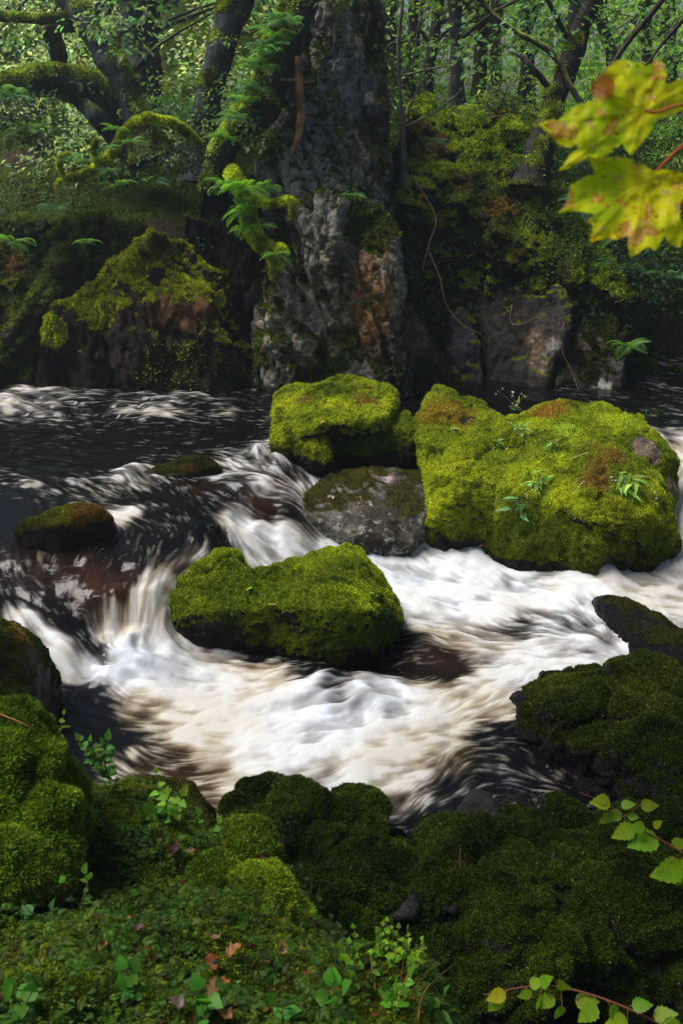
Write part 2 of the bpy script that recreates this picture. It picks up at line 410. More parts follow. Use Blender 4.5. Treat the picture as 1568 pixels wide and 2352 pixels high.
def build_river():
    st = 0.0095
    xs = np.arange(-4.3, 4.6, st); ys = np.arange(2.5, 11.0, st)
    X, Y = np.meshgrid(xs, ys, indexing='ij'); nx, ny = X.shape
    zof = {'u': ZU, 'm': 0.3, 'l': 0.0}
    # --- flow lines read from the photograph, as strokes on the water
    g2scale = 1
    strokes = [('u', 0, 935, 300, 952), ('u', 300, 960, 600, 955), ('u', 0, 1000, 300, 1010), ('u', 350, 1000, 600, 1005), ('u', 0, 1060, 250, 1085), ('u', 250, 1090, 430, 1170),
        ('u', 560, 1040, 650, 1110), ('u', 480, 1100, 600, 1130), ('u', 60, 1120, 220, 1125), ('u', 100, 1150, 300, 1165), ('u', 300, 1180, 470, 1240), ('u', 480, 1150, 560, 1210),
        ('u', 650, 1130, 760, 1215), ('m', 600, 1180, 760, 1260), ('l', 560, 1230, 760, 1300), ('u', 420, 1240, 380, 1320), ('m', 370, 1330, 330, 1460), ('u', 250, 1260, 200, 1350),
        ('m', 270, 1380, 260, 1470), ('u', 30, 1300, 100, 1400), ('m', 40, 1400, 220, 1550), ('m', 150, 1380, 235, 1520), ('u', 150, 1260, 120, 1330), ('u', 500, 1250, 400, 1320),
        ('l', 850, 1270, 1000, 1330), ('l', 950, 1270, 1250, 1300), ('l', 1000, 1340, 1300, 1400), ('l', 950, 1400, 1150, 1450), ('l', 1200, 1400, 1380, 1440), ('l', 1370, 1400, 1440, 1500),
        ('l', 1400, 1340, 1560, 1370), ('l', 1250, 1300, 1380, 1345), ('l', 900, 1520, 1150, 1490), ('l', 1100, 1520, 1350, 1500), ('l', 1050, 1600, 1300, 1530), ('l', 850, 1650, 1200, 1580),
        ('l', 700, 1720, 1050, 1660), ('l', 900, 1790, 1150, 1680), ('l', 300, 1560, 500, 1570), ('l', 500, 1600, 850, 1600), ('l', 250, 1640, 420, 1660), ('l', 350, 1690, 600, 1700),
        ('l', 400, 1800, 650, 1730), ('l', 600, 1800, 850, 1790), ('l', 120, 1570, 300, 1560), ('l', 900, 1880, 1080, 1790), ('l', 1200, 1720, 1330, 1820), ('l', 1150, 1790, 1260, 1800),
        ('l', 600, 1520, 850, 1545), ('l', 400, 1500, 560, 1520), ('u', 1500, 960, 1568, 975), ('m', 1530, 1000, 1568, 1150), ('m', 1550, 1150, 1568, 1280), ('l', 1000, 1900, 1100, 1850), ('l', 140, 1600, 260, 1680)]
    P, D = [], []
    SP = on_level([s[1] for s in strokes], [s[2] for s in strokes]); SQ = on_level([s[3] for s in strokes], [s[4] for s in strokes])
    for p, q in zip(SP, SQ):
        P += [(p * (1 - t) + q * t) for t in (0.15, 0.5, 0.85)]; D += [(q - p) / np.linalg.norm(q - p)] * 3
    P = np.array(P); D = np.array(D)
    cs = 0.06; gx = np.arange(xs[0], xs[-1] + cs, cs); gy = np.arange(ys[0], ys[-1] + cs, cs)
    GX, GY = np.meshgrid(gx, gy, indexing='ij')
    def idw(vals, pts, power, eps):
        d2 = (GX[..., None] - pts[:, 0]) ** 2 + (GY[..., None] - pts[:, 1]) ** 2
        w = 1 / (d2 + eps) ** power
        return (w @ vals) / w.sum(-1)[..., None]
    fl = idw(D, P, 1.6, 0.01)
    sw = fbm(np.stack([GX.ravel(), GY.ravel(), np.zeros(GX.size)], 1), 1.7, 3, 41).reshape(GX.shape) * 0.9
    g2 = idw(np.array([[1.0], [1.0], [1.0], [1.0], [1.0], [0.45], [0.2], [0.2], [0.4], [.5]]), np.array([W(300, 1560, 0)[:2], W(700, 1650, 0)[:2], W(1200, 1450, 0)[:2], W(620, 1080, ZU)[:2], W(1200, 1780, 0)[:2], W(200, 1000, ZU)[:2], W(330, 1400, .3)[:2], W(100, 1480, .3)[:2], W(1000, 1300, 0)[:2], W(700, 1210, .3)[:2]]), 1.2, 0.05)[..., 0]
    sw = sw + g2 * fbm(np.stack([GX.ravel(), GY.ravel(), np.zeros(GX.size)], 1), 5.0, 2, 43).reshape(GX.shape) * 1.15
    fl = np.stack([fl[..., 0] * np.cos(sw) - fl[..., 1] * np.sin(sw), fl[..., 0] * np.sin(sw) + fl[..., 1] * np.cos(sw)], -1)
    fl /= np.linalg.norm(fl, axis=-1)[..., None] + 1e-6
    foam_pts = """0,940,.6;60,950,.55;200,945,.4;350,950,.55;480,955,.4;600,960,.3;900,945,.12;1100,940,.12;1300,930,.15;1470,935,.25;700,940,.15;0,1000,.15;300,1000,.14;500,1000,.16;600,1040,.62;640,1060,.6;100,1060,.16;250,1060,.14;300,1085,.6;330,1110,.55;450,1030,.18;60,1110,.42;180,1120,.42;20,1180,.1;300,1150,.22;400,1140,.22;500,1090,.5;560,1080,.58;650,1090,.5;720,1085,.62;540,1140,.4;600,1130,.65;480,1160,.38;600,1185,.25;700,1195,.6;650,1180,.4;290,1180,.8;330,1200,.38;420,1200,.35;480,1230,.25;380,1240,.28;20,1240,.22;150,1260,.34;80,1300,.3;200,1300,.2;300,1290,.2;220,1340,.08;280,1345,.08;400,1290,.5;470,1270,.6;180,1370,.3;100,1360,.42;20,1370,.33;430,1120,.3"""
    foam_m = """380,1330,.85;340,1370,.85;350,1430,1.05;390,1400,1.05;300,1430,.85;280,1400,.6;260,1450,.75;240,1440,.55;410,1300,.6;560,1235,1.05;130,1400,.3;180,1440,.25;215,1500,.35;60,1420,.7;120,1480,.85;200,1540,.85;560,1215,.9;700,1205,.6;680,1180,.4;800,1235,.9;1550,1200,.8;1540,1100,.75;1540,1030,.75;1545,1000,.7;1500,965,.3;1560,950,.35"""
    foam_l = """650,1250,1;600,1275,1;750,1260,1;300,1480,1;300,1540,1;420,1500,.9;500,1490,.66;600,1500,.42;700,1520,.35;750,1540,.3;850,1530,.32;950,1500,.36;1000,1540,.25;900,1480,.28;400,1560,.95;600,1560,.82;160,1560,.8;110,1570,.5;170,1600,.12;150,1640,.05;220,1650,.12;300,1640,.66;450,1620,.9;600,1640,.95;750,1620,.8;850,1590,.85;1000,1600,.8;1100,1580,.75;320,1730,.5;240,1700,.1;350,1760,.4;450,1700,.75;400,1800,.45;450,1840,.55;600,1720,.9;600,1800,.85;750,1700,.9;800,1820,.8;900,1700,.88;900,1800,.75;1000,1680,.78;1050,1750,.6;1150,1640,.7;1200,1600,.7;1300,1540,.75;1350,1500,.78;1100,1760,.45;1150,1700,.35;1200,1680,.15;1250,1750,.2;1200,1800,.3;1250,1790,.5;1330,1800,.2;1000,1830,.5;900,1850,.55;950,1900,.4;1050,1900,.2;900,1300,1;1000,1280,1;900,1370,1;1000,1350,.95;1100,1330,.85;1200,1320,.78;1300,1350,.8;1350,1330,1;1000,1430,.9;1050,1480,.66;1150,1400,.78;1200,1440,.55;1280,1420,.62;1380,1370,.9;1450,1350,1;1540,1350,1;1540,1450,.95;1350,1450,.62;1200,1510,.7;1550,1300,.9;1250,1370,.8"""
    FPn, FV = [], []
    for txt, z in ((foam_pts, ZU), (foam_m, 0.3), (foam_l, 0.0)):
        for e in txt.split(';'):
            a, b, c = e.split(','); FPn.append((float(a), float(b))); FV.append(float(c))
    FPn = on_level([p[0] for p in FPn], [p[1] for p in FPn])
    am = idw(np.array(FV)[:, None], np.array(FPn), 2.0, 0.004)[..., 0]
    tanp = [(350, 1440, .3, .8), (450, 1840, 0, 1), (400, 1790, 0, 1), (300, 1680, 0, .9), (420, 1650, 0, .7), (520, 1560, 0, .6), (1050, 1720, 0, .9), (1130, 1640, 0, .7), (900, 1280, 0, .3), (1500, 1325, 0, 1), (650, 1245, 0, .4), (700, 1780, 0, .5), (900, 1620, 0, .3), (750, 1650, 0, .2), (600, 1740, 0, .2), (1000, 1350, 0, .1), (1200, 1560, 0, .2), (300, 1520, 0, .1), (1300, 1400, 0, .1), (1100, 1800, 0, .5), (1040, 1470, 0, .6), (860, 1800, 0, .6), (1200, 1400, 0, .3), (1000, 1560, 0, .7), (500, 1850, 0, 1)]
    tn = idw(np.array([[t[3]] for t in tanp]), on_level([t[0] for t in tanp], [t[1] for t in tanp]), 2.0, 0.01)[..., 0]
    def up(g):
        fx = (X - gx[0]) / cs; fy = (Y - gy[0]) / cs; i = np.clip(fx.astype(int), 0, len(gx) - 2); j = np.clip(fy.astype(int), 0, len(gy) - 2); u = fx - i; v = fy - j
        if g.ndim == 3: u = u[..., None]; v = v[..., None]
        return (g[i, j] * (1 - u) * (1 - v) + g[i + 1, j] * u * (1 - v) + g[i, j + 1] * (1 - u) * v + g[i + 1, j + 1] * u * v)
    FL = up(fl); AM = up(am); TN = up(tn)
    Z0 = up(level_at(GX, GY))
    def samp(g, x, y):
        fx = np.clip(x, 0, nx - 1.001); fy = np.clip(y, 0, ny - 1.001); i = fx.astype(int); j = fy.astype(int); u = fx - i; v = fy - j
        return g[i, j] * (1 - u) * (1 - v) + g[i + 1, j] * u * (1 - v) + g[i, j + 1] * (1 - u) * v + g[i + 1, j + 1] * u * v
    r = np.random.default_rng(3)
    def lic(cell, steps, stride):
        k = max(1, int(cell))
        g = r.uniform(size=(nx // k + 2, ny // k + 2))
        if k > 1:
            a = np.arange(nx) / k; b = np.arange(ny) / k; i = a.astype(int); j = b.astype(int); u = (a - i)[:, None]; v = (b - j)[None]
            u = u * u * (3 - 2 * u); v = v * v * (3 - 2 * v)
            g = g[np.ix_(i, j)] * (1 - u) * (1 - v) + g[np.ix_(i + 1, j)] * u * (1 - v) + g[np.ix_(i, j + 1)] * (1 - u) * v + g[np.ix_(i + 1, j + 1)] * u * v
        else: g = g[:nx, :ny]
        acc = g.copy(); I, J = np.meshgrid(np.arange(nx, dtype=float), np.arange(ny, dtype=float), indexing='ij')
        for sg in (1, -1):
            x, y = I.copy(), J.copy(); d = FL.copy()
            for s in range(steps):
                ix = np.clip(x.astype(int), 0, nx - 1); iy = np.clip(y.astype(int), 0, ny - 1); d = FL[ix, iy]
                x = x + sg * stride * d[..., 0]; y = y + sg * stride * d[..., 1]
                acc += samp(g, x, y) * (1 - s / (steps + 1))
        o = np.argsort(np.argsort(acc[::1].ravel())).reshape(acc.shape) / acc.size
        return o
    l1 = lic(1, 4, 1.2); l2 = lic(3, 4, 1.6); l3 = lic(7, 3, 2.6); l4 = lic(16, 2, 6.0); lf = lic(3, 13, 2.0)
    steep = ss(0.06, 0.16, Z0) * ss(.50, .40, Z0)
    S = 0.30 * l1 + 0.36 * l2 + 0.24 * l3 + 0.16 * l4; S = (S - S.mean()) / S.std(); S2 = .6 * lf + .25 * l1 + .2 * l4; S2 = (S2 - S2.mean()) / S2.std(); Sd = .55 * l1 + .5 * l2 + .12 * l3; Sd = (Sd - Sd.mean()) / Sd.std(); Sf = .12 * l1 + .28 * l2 + .34 * l3 + .34 * l4; Sf = (Sf - Sf.mean()) / Sf.std(); wk = ss(.5, .78, AM); S = S * (1 - wk) + Sf * wk; dk = ss(.6, .3, AM) * (1 - steep); S = S * (1 - dk) + Sd * dk; S = S * (1 - steep) + S2 * steep
    patch = fbm(np.stack([X.ravel(), Y.ravel(), np.zeros(X.size)], 1), 3.2, 3, 77).reshape(X.shape)
    p2 = fbm(np.stack([X.ravel(), Y.ravel(), np.zeros(X.size)], 1), 9.0, 3, 78).reshape(X.shape)
    amp = np.where(AM < 0.6, 0.09 + 0.15 * AM, 0.18 - 0.14 * (AM - 0.6))
    v = np.minimum(AM, .93) * 0.98 + S * amp + (patch * 0.24 + p2 * 0.26) * (0.12 + 1.0 * AM) * (1.2 - 0.65 * AM)
    lo = 0.40 - 0.14 * ss(.55, .9, AM); p3 = fbm(np.stack([X.ravel(), Y.ravel(), np.zeros(X.size)], 1), 22.0, 2, 79).reshape(X.shape); v = v + p3 * .10 * (1.1 - .7 * AM)
    fleck = ss(.935, .995, l1 + .03 * p3) * ss(.08, .3, AM + .25 * patch + .15 * p2) * ss(.7, .4, AM)
    foam = ss(lo, 1.02 - 0.12 * ss(.55, .9, AM), v) ** 1.15
    turb = 0.25 + 0.95 * AM
    far = ss(5.0, 7.5, Y)
    Z = Z0 + turb * (0.012 * (l4 - 0.5) + 0.006 * (l3 - 0.5) + 0.005 * (l2 - .5) + 0.003 * (l1 - .5)) + (0.024 * patch + 0.010 * p2) * turb
    for px, py, z, rr, h in [(600, 1050, ZU, .16, .07), (640, 1070, ZU, .14, .05), (300, 1090, ZU, .14, .05), (560, 1125, ZU, .2, .05), (120, 1110, ZU, .25, .04), (30, 935, ZU, .35, .06), (180, 948, ZU, .4, .03), (360, 945, ZU, .4, .06), (640, 1210, .3, .25, .05), (860, 1240, 0, .2, .07), (300, 1510, 0, .28, .08), (730, 1570, 0, .3, .05), (1000, 1480, 0, .22, .06), (1370, 1335, 0, .2, .06), (830, 1610, 0, .25, .05), (860, 1480, 0, .3, -.04), (1400, 1470, 0, .25, .04), (560, 1275, 0, .25, .08)]:
        c = on_level(px, py)[0]; Z += h * np.exp(-((X - c[0]) ** 2 + (Y - c[1]) ** 2) / (rr * rr)) * (0.55 + 0.9 * l3)
    # colours of the substance: peat-dark water, tan aerated water, white foam
    foamc = np.array((0.60, 0.635, 0.69)); tanc = np.array((0.36, 0.30, 0.195)); dark = np.array((0.003, 0.003, 0.0035)); brown = np.array((0.055, 0.028, 0.010))
    T = np.clip(TN * 1.3 + 0.55 * patch + 0.25 * (l4 - 0.5), 0, 1)[..., None]
    wcol = np.broadcast_to(dark, X.shape + (3,)).copy()
    for px, py, z, rr, k in [(215, 1340, ZU, .15, 1.2), (290, 1345, ZU, .13, 1.5), (120, 1290, ZU, .2, .3), (60, 1310, ZU, .25, .25), (985, 1545, 0, .22, .25), (590, 1187, ZU, .13, 1.2), (460, 1120, ZU, .2, .4), (350, 1840, 0, .3, 1), (500, 1860, 0, .3, 1), (1050, 1500, 0, .25, .5), (640, 1140, ZU, .15, .6)]:
        c = on_level(px, py)[0]; w = k * np.exp(-((X - c[0]) ** 2 + (Y - c[1]) ** 2) / (rr * rr)) * (0.5 + 0.8 * l3); wcol += w[..., None] * np.array((0.020, 0.0065, 0.0015))
    tanwater = (ss(0.4, 0.85, AM) * (0.75 + 0.25 * T[..., 0]))[..., None]
    tw = tanwater * ss(0.15, 0.6, v)[..., None]; wcol = wcol * (1 - 0.9 * tw) + (np.array((0.21, 0.15, 0.08)) * T + np.array((0.36, 0.35, 0.36)) * (1 - T)) * 0.9 * tw
    T2 = np.clip(T, 0, 1) ** .9; thin = ss(.15, -.5, patch + .9 * p2 + .5 * (S * .25))[..., None]; fcol = foamc * (1 - 0.8 * T2) + tanc * 0.8 * T2; fcol = fcol * (1 - .42 * thin)
    foam = np.maximum(foam, .22 * fleck)
    fo = foam[..., None]; hi = ss(0.75, 1.0, foam)[..., None]
    col = wcol * (1 - fo) + (fcol * (1 - 0.25 * hi) + foamc * 0.25 * hi) * fo
    V = np.stack([X, Y, Z], -1).reshape(-1, 3)
    me = mesh_from('river', V, grid_faces(nx, ny))
    set_col(me, 'col', col.reshape(-1, 3)); set_val(me, 'foam', foam.ravel())
    m, t, b, out = nodes('river_water')
    a, f = attr(t, 'col'), attr(t, 'foam')
    t.links.new(a.outputs['Color'], b.inputs['Base Color'])
    t.links.new(mix(t, f.outputs['Fac'], (0.07, 0.07, 0.07), (0.75, 0.75, 0.75)), b.inputs['Roughness'])
    sp = math_n(t, 'SUBTRACT', 0.26, math_n(t, 'MULTIPLY', f.outputs['Fac'], 0.16)); t.links.new(sp, b.inputs['Specular IOR Level'])
    b.inputs['IOR'].default_value = 1.33
    b.inputs['Subsurface Weight'].default_value = 0.0
    co = t.nodes.new('ShaderNodeTexCoord').outputs['Object']
    n = noise_node(t, 38, 4, 0.6, co, 0.8)
    bu = t.nodes.new('ShaderNodeBump'); bu.inputs['Strength'].default_value = 0.25; bu.inputs['Distance'].default_value = 0.008
    t.links.new(n.outputs[0], bu.inputs['Height']); t.links.new(bu.outputs[0], b.inputs['Normal'])
    tag(link('river', me, m), kind='structure')
build_river()

# ------------------------------------------------------------------ rocks in the river
P_ = lambda *t: [A(*p) for p in t]
PZ = lambda *t: [W(*p) for p in t]
GB = 'mossy boulders standing in the rapids'
rock('boulder', 'biggest boulder in the river, humped, yellow green moss with weeds growing on it', 'boulder', [
    hull(P_((965, 925, 7.5), (1000, 886, 7.65), (1060, 897, 7.7), (1110, 920, 7.6), (960, 1000, 7.1), (975, 1100, 6.85), (985, 1190, 6.58), (1000, 1235, 6.68), (1150, 1250, 6.6), (1150, 965, 7.4), (1180, 1050, 6.9), (1100, 1000, 7.0), (1060, 1130, 6.50)), -0.1, 0.9),
    hull(P_((1160, 965, 7.5), (1255, 922, 7.6), (1400, 932, 7.45), (1482, 948, 7.3), (1530, 1020, 7.0), (1558, 1100, 6.8), (1555, 1180, 6.6), (1545, 1230, 6.35), (1500, 1310, 6.22), (1440, 1334, 6.16), (1340, 1318, 6.2), (1250, 1272, 6.5), (1110, 1245, 6.62), (1200, 1060, 6.58), (1350, 1050, 6.48), (1460, 1080, 6.42), (1150, 1120, 6.42), (1380, 1200, 6.08), (1500, 1180, 6.14)), -0.1, 0.95),
    hull(P_((1040, 905, 7.6), (1075, 975, 7.2), (1170, 985, 7.25), (1000, 1090, 6.66), (1000, 1190, 6.56), (1130, 1110, 6.5), (1250, 1040, 6.62), (1110, 1235, 6.56), (1250, 1240, 6.42)), -0.1, .9),
    hull(P_((1420, 1180, 6.3), (1555, 1180, 6.35), (1564, 1262, 6.3), (1500, 1300, 6.18), (1400, 1320, 6.2)), 0.1, 0.6)],
    voxel=0.012, smooth_it=7, big=0.06, mid=0.030, fine=0.008, crack=.025, cushion=.007, fibres=190000, fh=0.013, fw=0.0038, group=GB, seed=11, wl=0.03, bias=0.22, slope=(-0.5, 0.1), stone=(.02, .017, .014), stone2=(.01, .009, .008),
    moss_a=(0.31, 0.36, 0.013), moss_b=(0.12, 0.16, 0.010), brown=-0.12, lichen=0.35, strata=0.012, sdir=(0.5, 0.2, 0.8), sf=7,
    moss_spots=((1075, 968, 7.2, .07, 0.0), (1480, 1040, 6.8, .14, .1), (1535, 1120, 6.7, .10, .1), (1560, 1190, 6.5, .08, .2)),
    patches=((1480, 1040, 6.8, .2, (.16, .12, .09), .4), (1530, 1130, 6.7, .2, (.14, .11, .08), .5)),
    moss_tints=((1260, 940, 7.4, .16, (.24, .14, .018)), (1000, 930, 7.3, .2, (.22, .16, .015)), (1300, 985, 7.0, .14, (.28, .38, .03)), (1420, 960, 7.2, .2, (.32, .38, .02)), (1350, 1110, 6.5, .12, (.26, .34, .02))))
rock('boulder', 'overhanging boulder with a thick bright green moss cap, behind the grey slab', 'boulder', [
    hull(P_((636, 926, 7.6), (690, 914, 7.65), (740, 888, 7.7), (800, 866, 7.75), (850, 876, 7.7), (900, 905, 7.5), (912, 930, 7.4), (880, 965, 7.1), (820, 960, 7.1), (740, 975, 7.0), (690, 1000, 7.0), (625, 960, 7.4)), 0.75, 0.8),
    hull(P_((625, 965, 7.4), (622, 1015, 7.05), (700, 1055, 6.95), (760, 1068, 6.93), (740, 990, 7.05), (700, 960, 7.2), (640, 990, 7.1)), 0.45, 0.7),
    hull(P_((740, 960, 7.35), (880, 960, 7.35), (950, 990, 7.2), (955, 1020, 7.15), (900, 1075, 7.1), (760, 1070, 7.1)), 0.45, 0.6),
    hull(P_((880, 950, 7.5), (930, 950, 7.4), (958, 985, 7.3), (955, 1010, 7.2), (905, 985, 7.2)), 0.45, 0.6)],
    voxel=0.011, smooth_it=5, big=0.03, mid=0.045, fine=0.009, crack=.03, cushion=.009, fibres=75000, fh=0.013, fw=0.0045, group=GB, seed=23, wl=0.55, bias=0.2, slope=(-0.35, 0.2), stone=(.015, .013, .011), stone2=(.008, .007, .006), moss_a=(0.34, 0.38, 0.014), moss_b=(0.14, 0.19, 0.010), brown=-.12)
rock('boulder', 'wedge shaped boulder with green moss top and dark underside amid the white water', 'boulder', [
    hull(P_((388, 1410, 5.42), (393, 1355, 5.42), (440, 1312, 5.45), (495, 1264, 5.55), (548, 1262, 5.58), (575, 1305, 5.45), (600, 1400, 5.12), (470, 1405, 5.18), (400, 1425, 5.3), (600, 1482, 5.25), (500, 1465, 5.3)), -0.1, 0.45),
    hull(P_((575, 1312, 5.5), (700, 1275, 5.65), (795, 1243, 5.65), (826, 1260, 5.6), (876, 1340, 5.5), (920, 1400, 5.4), (933, 1442, 5.35), (900, 1480, 5.22), (800, 1515, 5.12), (700, 1500, 5.18), (560, 1470, 5.3), (590, 1385, 5.15), (720, 1400, 4.98), (760, 1360, 5.1), (850, 1400, 5.0), (780, 1440, 4.96)), -0.12, 0.55)],
    voxel=0.010, smooth_it=1, big=0.02, mid=0.035, fine=0.008, crack=.02, cushion=.007, fibres=100000, fh=0.012, fw=0.004, group=GB, seed=35, wl=0.02, bias=0.12, slope=(-0.25, 0.3), stone=(.014, .012, .010), stone2=(.007, .006, .005), moss_a=(0.26, 0.32, 0.012), moss_b=(0.10, 0.14, 0.008),
    moss_spots=((600, 1370, 5.35, .07, .1), (860, 1385, 5.3, .06, .2)), moss_tints=((870, 1440, 5.15, .2, (.05, .08, .008)),))
rock('slab_rock', 'grey angular slab rock with lichen flecks between the boulders', 'rock', [
    hull(P_((692, 1140, 6.62), (735, 1105, 6.82), (775, 1076, 6.95), (870, 1074, 7.0), (962, 1080, 6.95), (990, 1125, 6.80), (985, 1175, 6.62), (945, 1248, 6.45), (870, 1243, 6.42), (800, 1230, 6.4), (700, 1175, 6.5)), -0.1, 0.35, 0.8)],
    voxel=0.012, smooth_it=1, big=0.01, mid=0.014, fine=0.005, crack=.015, fibres=14000, fh=0.008, fw=0.003, seed=41, wl=0.05, bias=-0.52, slope=(-0.1, 0.6), stone=(0.13, 0.12, 0.10), stone2=(0.06, 0.052, 0.04), lichen=0.8, wet=0.2, moss_a=(0.08, 0.075, .012), moss_b=(0.045, 0.045, .01),
    patches=((740, 1120, 6.7, .17, (.3, .3, .27), .8), (890, 1098, 6.85, .05, (.4, .3, .32), .3), (880, 1190, 6.5, .25, (.045, .038, .025), .7)), moss_spots=((930, 1130, 6.7, .2, .6),))
rock('boulder', 'low round moss topped boulder alone in the dark pool', 'boulder', [
    hull(PZ((30, 1225, .52), (62, 1190, .60), (120, 1172, .65), (180, 1160, .66), (232, 1168, .64), (256, 1200, .55), (240, 1228, .47), (140, 1246, .44), (50, 1248, .44), (130, 1205, .62)), 0.3, 0.35)],
    voxel=0.012, smooth_it=8, big=0.02, mid=0.015, fine=0.006, fibres=22000, fh=0.012, fw=0.0035, group=GB, seed=47, wl=0.45, bias=0.1, cushion=.008, moss_a=(0.20, 0.20, 0.012), moss_b=(0.07, 0.09, 0.008), brown=0.1)
rock('flat_rock', 'flat mossy rock barely breaking the surface of the dark pool', 'rock', [
    hull(PZ((320, 1086, .58), (365, 1066, .62), (430, 1047, .65), (480, 1048, .65), (506, 1070, .62), (480, 1090, .56), (400, 1094, .56)), 0.4, 0.2)],
    voxel=0.012, smooth_it=5, big=0.01, mid=0.012, fine=0.004, fibres=6000, fh=0.008, fw=0.0035, seed=53, wl=0.52, bias=0.3, moss_a=(0.11, 0.11, 0.012), moss_b=(0.05, 0.055, 0.01), wet=0.7)
rock('rock', 'dark wet pointed rock at the right edge of the white water', 'rock', [
    hull(P_((1378, 1398, 5.6), (1412, 1372, 5.62), (1440, 1371, 5.58), (1500, 1412, 5.4), (1568, 1462, 5.15), (1660, 1500, 5.0), (1400, 1430, 5.45), (1450, 1500, 5.15), (1500, 1530, 5.05), (1568, 1560, 4.9)), -0.1, 0.5)],
    voxel=0.014, smooth_it=2, big=0.02, mid=0.025, fine=0.008, fibres=5000, fh=0.008, fw=0.003, seed=59, wl=0.02, bias=-0.3, wet=0.9, crack=.03, strata=0.012, sdir=(.7, .5, .4), stone=(.010, .010, .011), stone2=(.006, .006, .007), moss_a=(0.05, 0.055, .008), moss_b=(.03, .035, .006))
rock('bank_rock', 'big dark mossy rock pile jutting out on the right bank, cleft at its top', 'rock', [
    hull(P_((1240, 1610, 4.35), (1300, 1580, 4.4), (1350, 1535, 4.5), (1400, 1520, 4.5), (1440, 1540, 4.4), (1400, 1620, 4.2), (1300, 1660, 4.15)), -0.1, 0.6),
    hull(P_((1340, 1580, 4.3), (1420, 1520, 4.45), (1490, 1500, 4.5), (1550, 1530, 4.4), (1568, 1560, 4.3), (1500, 1640, 4.05), (1400, 1650, 4.1)), -0.1, 0.6),
    hull(P_((1540, 1580, 4.2), (1640, 1540, 4.3), (1700, 1700, 3.8), (1560, 1760, 3.7), (1490, 1660, 3.95)), -0.1, 0.7),
    hull(P_((1192, 1660, 4.45), (1240, 1630, 4.42), (1330, 1640, 4.25), (1420, 1680, 4.05), (1480, 1740, 3.85), (1430, 1830, 3.8), (1370, 1820, 3.86), (1290, 1760, 4.05), (1220, 1700, 4.28), (1330, 1720, 3.95)), -0.15, 0.6),
    hull(P_((1400, 1690, 3.95), (1568, 1650, 3.95), (1720, 1700, 3.8), (1720, 1850, 3.4), (1568, 1860, 3.5), (1450, 1860, 3.68), (1520, 1760, 3.7)), -0.15, 0.7)],
    voxel=0.012, smooth_it=2, big=0.04, mid=0.025, fine=0.010, fibres=80000, fh=0.014, fw=0.0042, seed=61, wl=0.0, bias=-0.18, crack=.05, cushion=.005, strata=0.026, sdir=(0.65, 0.4, 0.55), sf=8, moss_a=(0.070, 0.085, 0.007), moss_b=(0.022, 0.036, 0.004), stone=(.014, .014, .015), stone2=(.007, .007, .007))
rock('rock', 'dark moss covered rock below the side chute at the left edge', 'rock', [
    hull(P_((-60, 1440, 4.2), (0, 1420, 4.35), (45, 1460, 4.35), (88, 1525, 4.4), (92, 1570, 4.35), (60, 1640, 4.1), (-60, 1640, 3.95)), -0.1, 0.35),
    hull(P_((-400, 1400, 4.3), (-60, 1430, 4.3), (-60, 1640, 3.9), (-400, 1640, 3.9)), -0.1, 0.5)],
    voxel=0.014, smooth_it=5, big=0.03, mid=0.02, fine=0.008, fibres=22000, fh=0.011, fw=0.0035, seed=67, wl=0.05, bias=0.1, moss_a=(0.065, 0.075, .008), moss_b=(0.03, 0.04, .006))
rock('small_rock', 'small brown mossy knob of rock awash beside the near ledge', 'rock', [
    hull(P_((1045, 1880, 3.68), (1062, 1840, 3.8), (1095, 1817, 3.86), (1130, 1822, 3.84), (1142, 1860, 3.72), (1130, 1900, 3.6), (1060, 1905, 3.6)), -0.1, 0.2)],
    voxel=0.010, smooth_it=5, big=0.015, mid=0.012, fine=0.006, fibres=6000, fh=0.009, fw=0.003, seed=71, wl=0.02, bias=0.1, moss_a=(0.08, 0.07, .01), moss_b=(0.05, 0.045, .008), brown=.2)
rock('rock', 'dark low rock behind the leafy seedlings, left of the near ledge', 'rock', [
    hull(P_((285, 1790, 3.45), (340, 1785, 3.5), (415, 1800, 3.42), (470, 1880, 3.25), (482, 1930, 3.1), (430, 1960, 3.0), (300, 1900, 3.15)), -0.1, 0.3)],
    voxel=0.012, smooth_it=5, big=0.02, mid=0.02, fine=0.006, fibres=15000, fh=0.009, fw=0.003, seed=73, wl=0.05, bias=0.0, moss_a=(0.06, 0.06, .008), moss_b=(0.03, 0.035, .006))
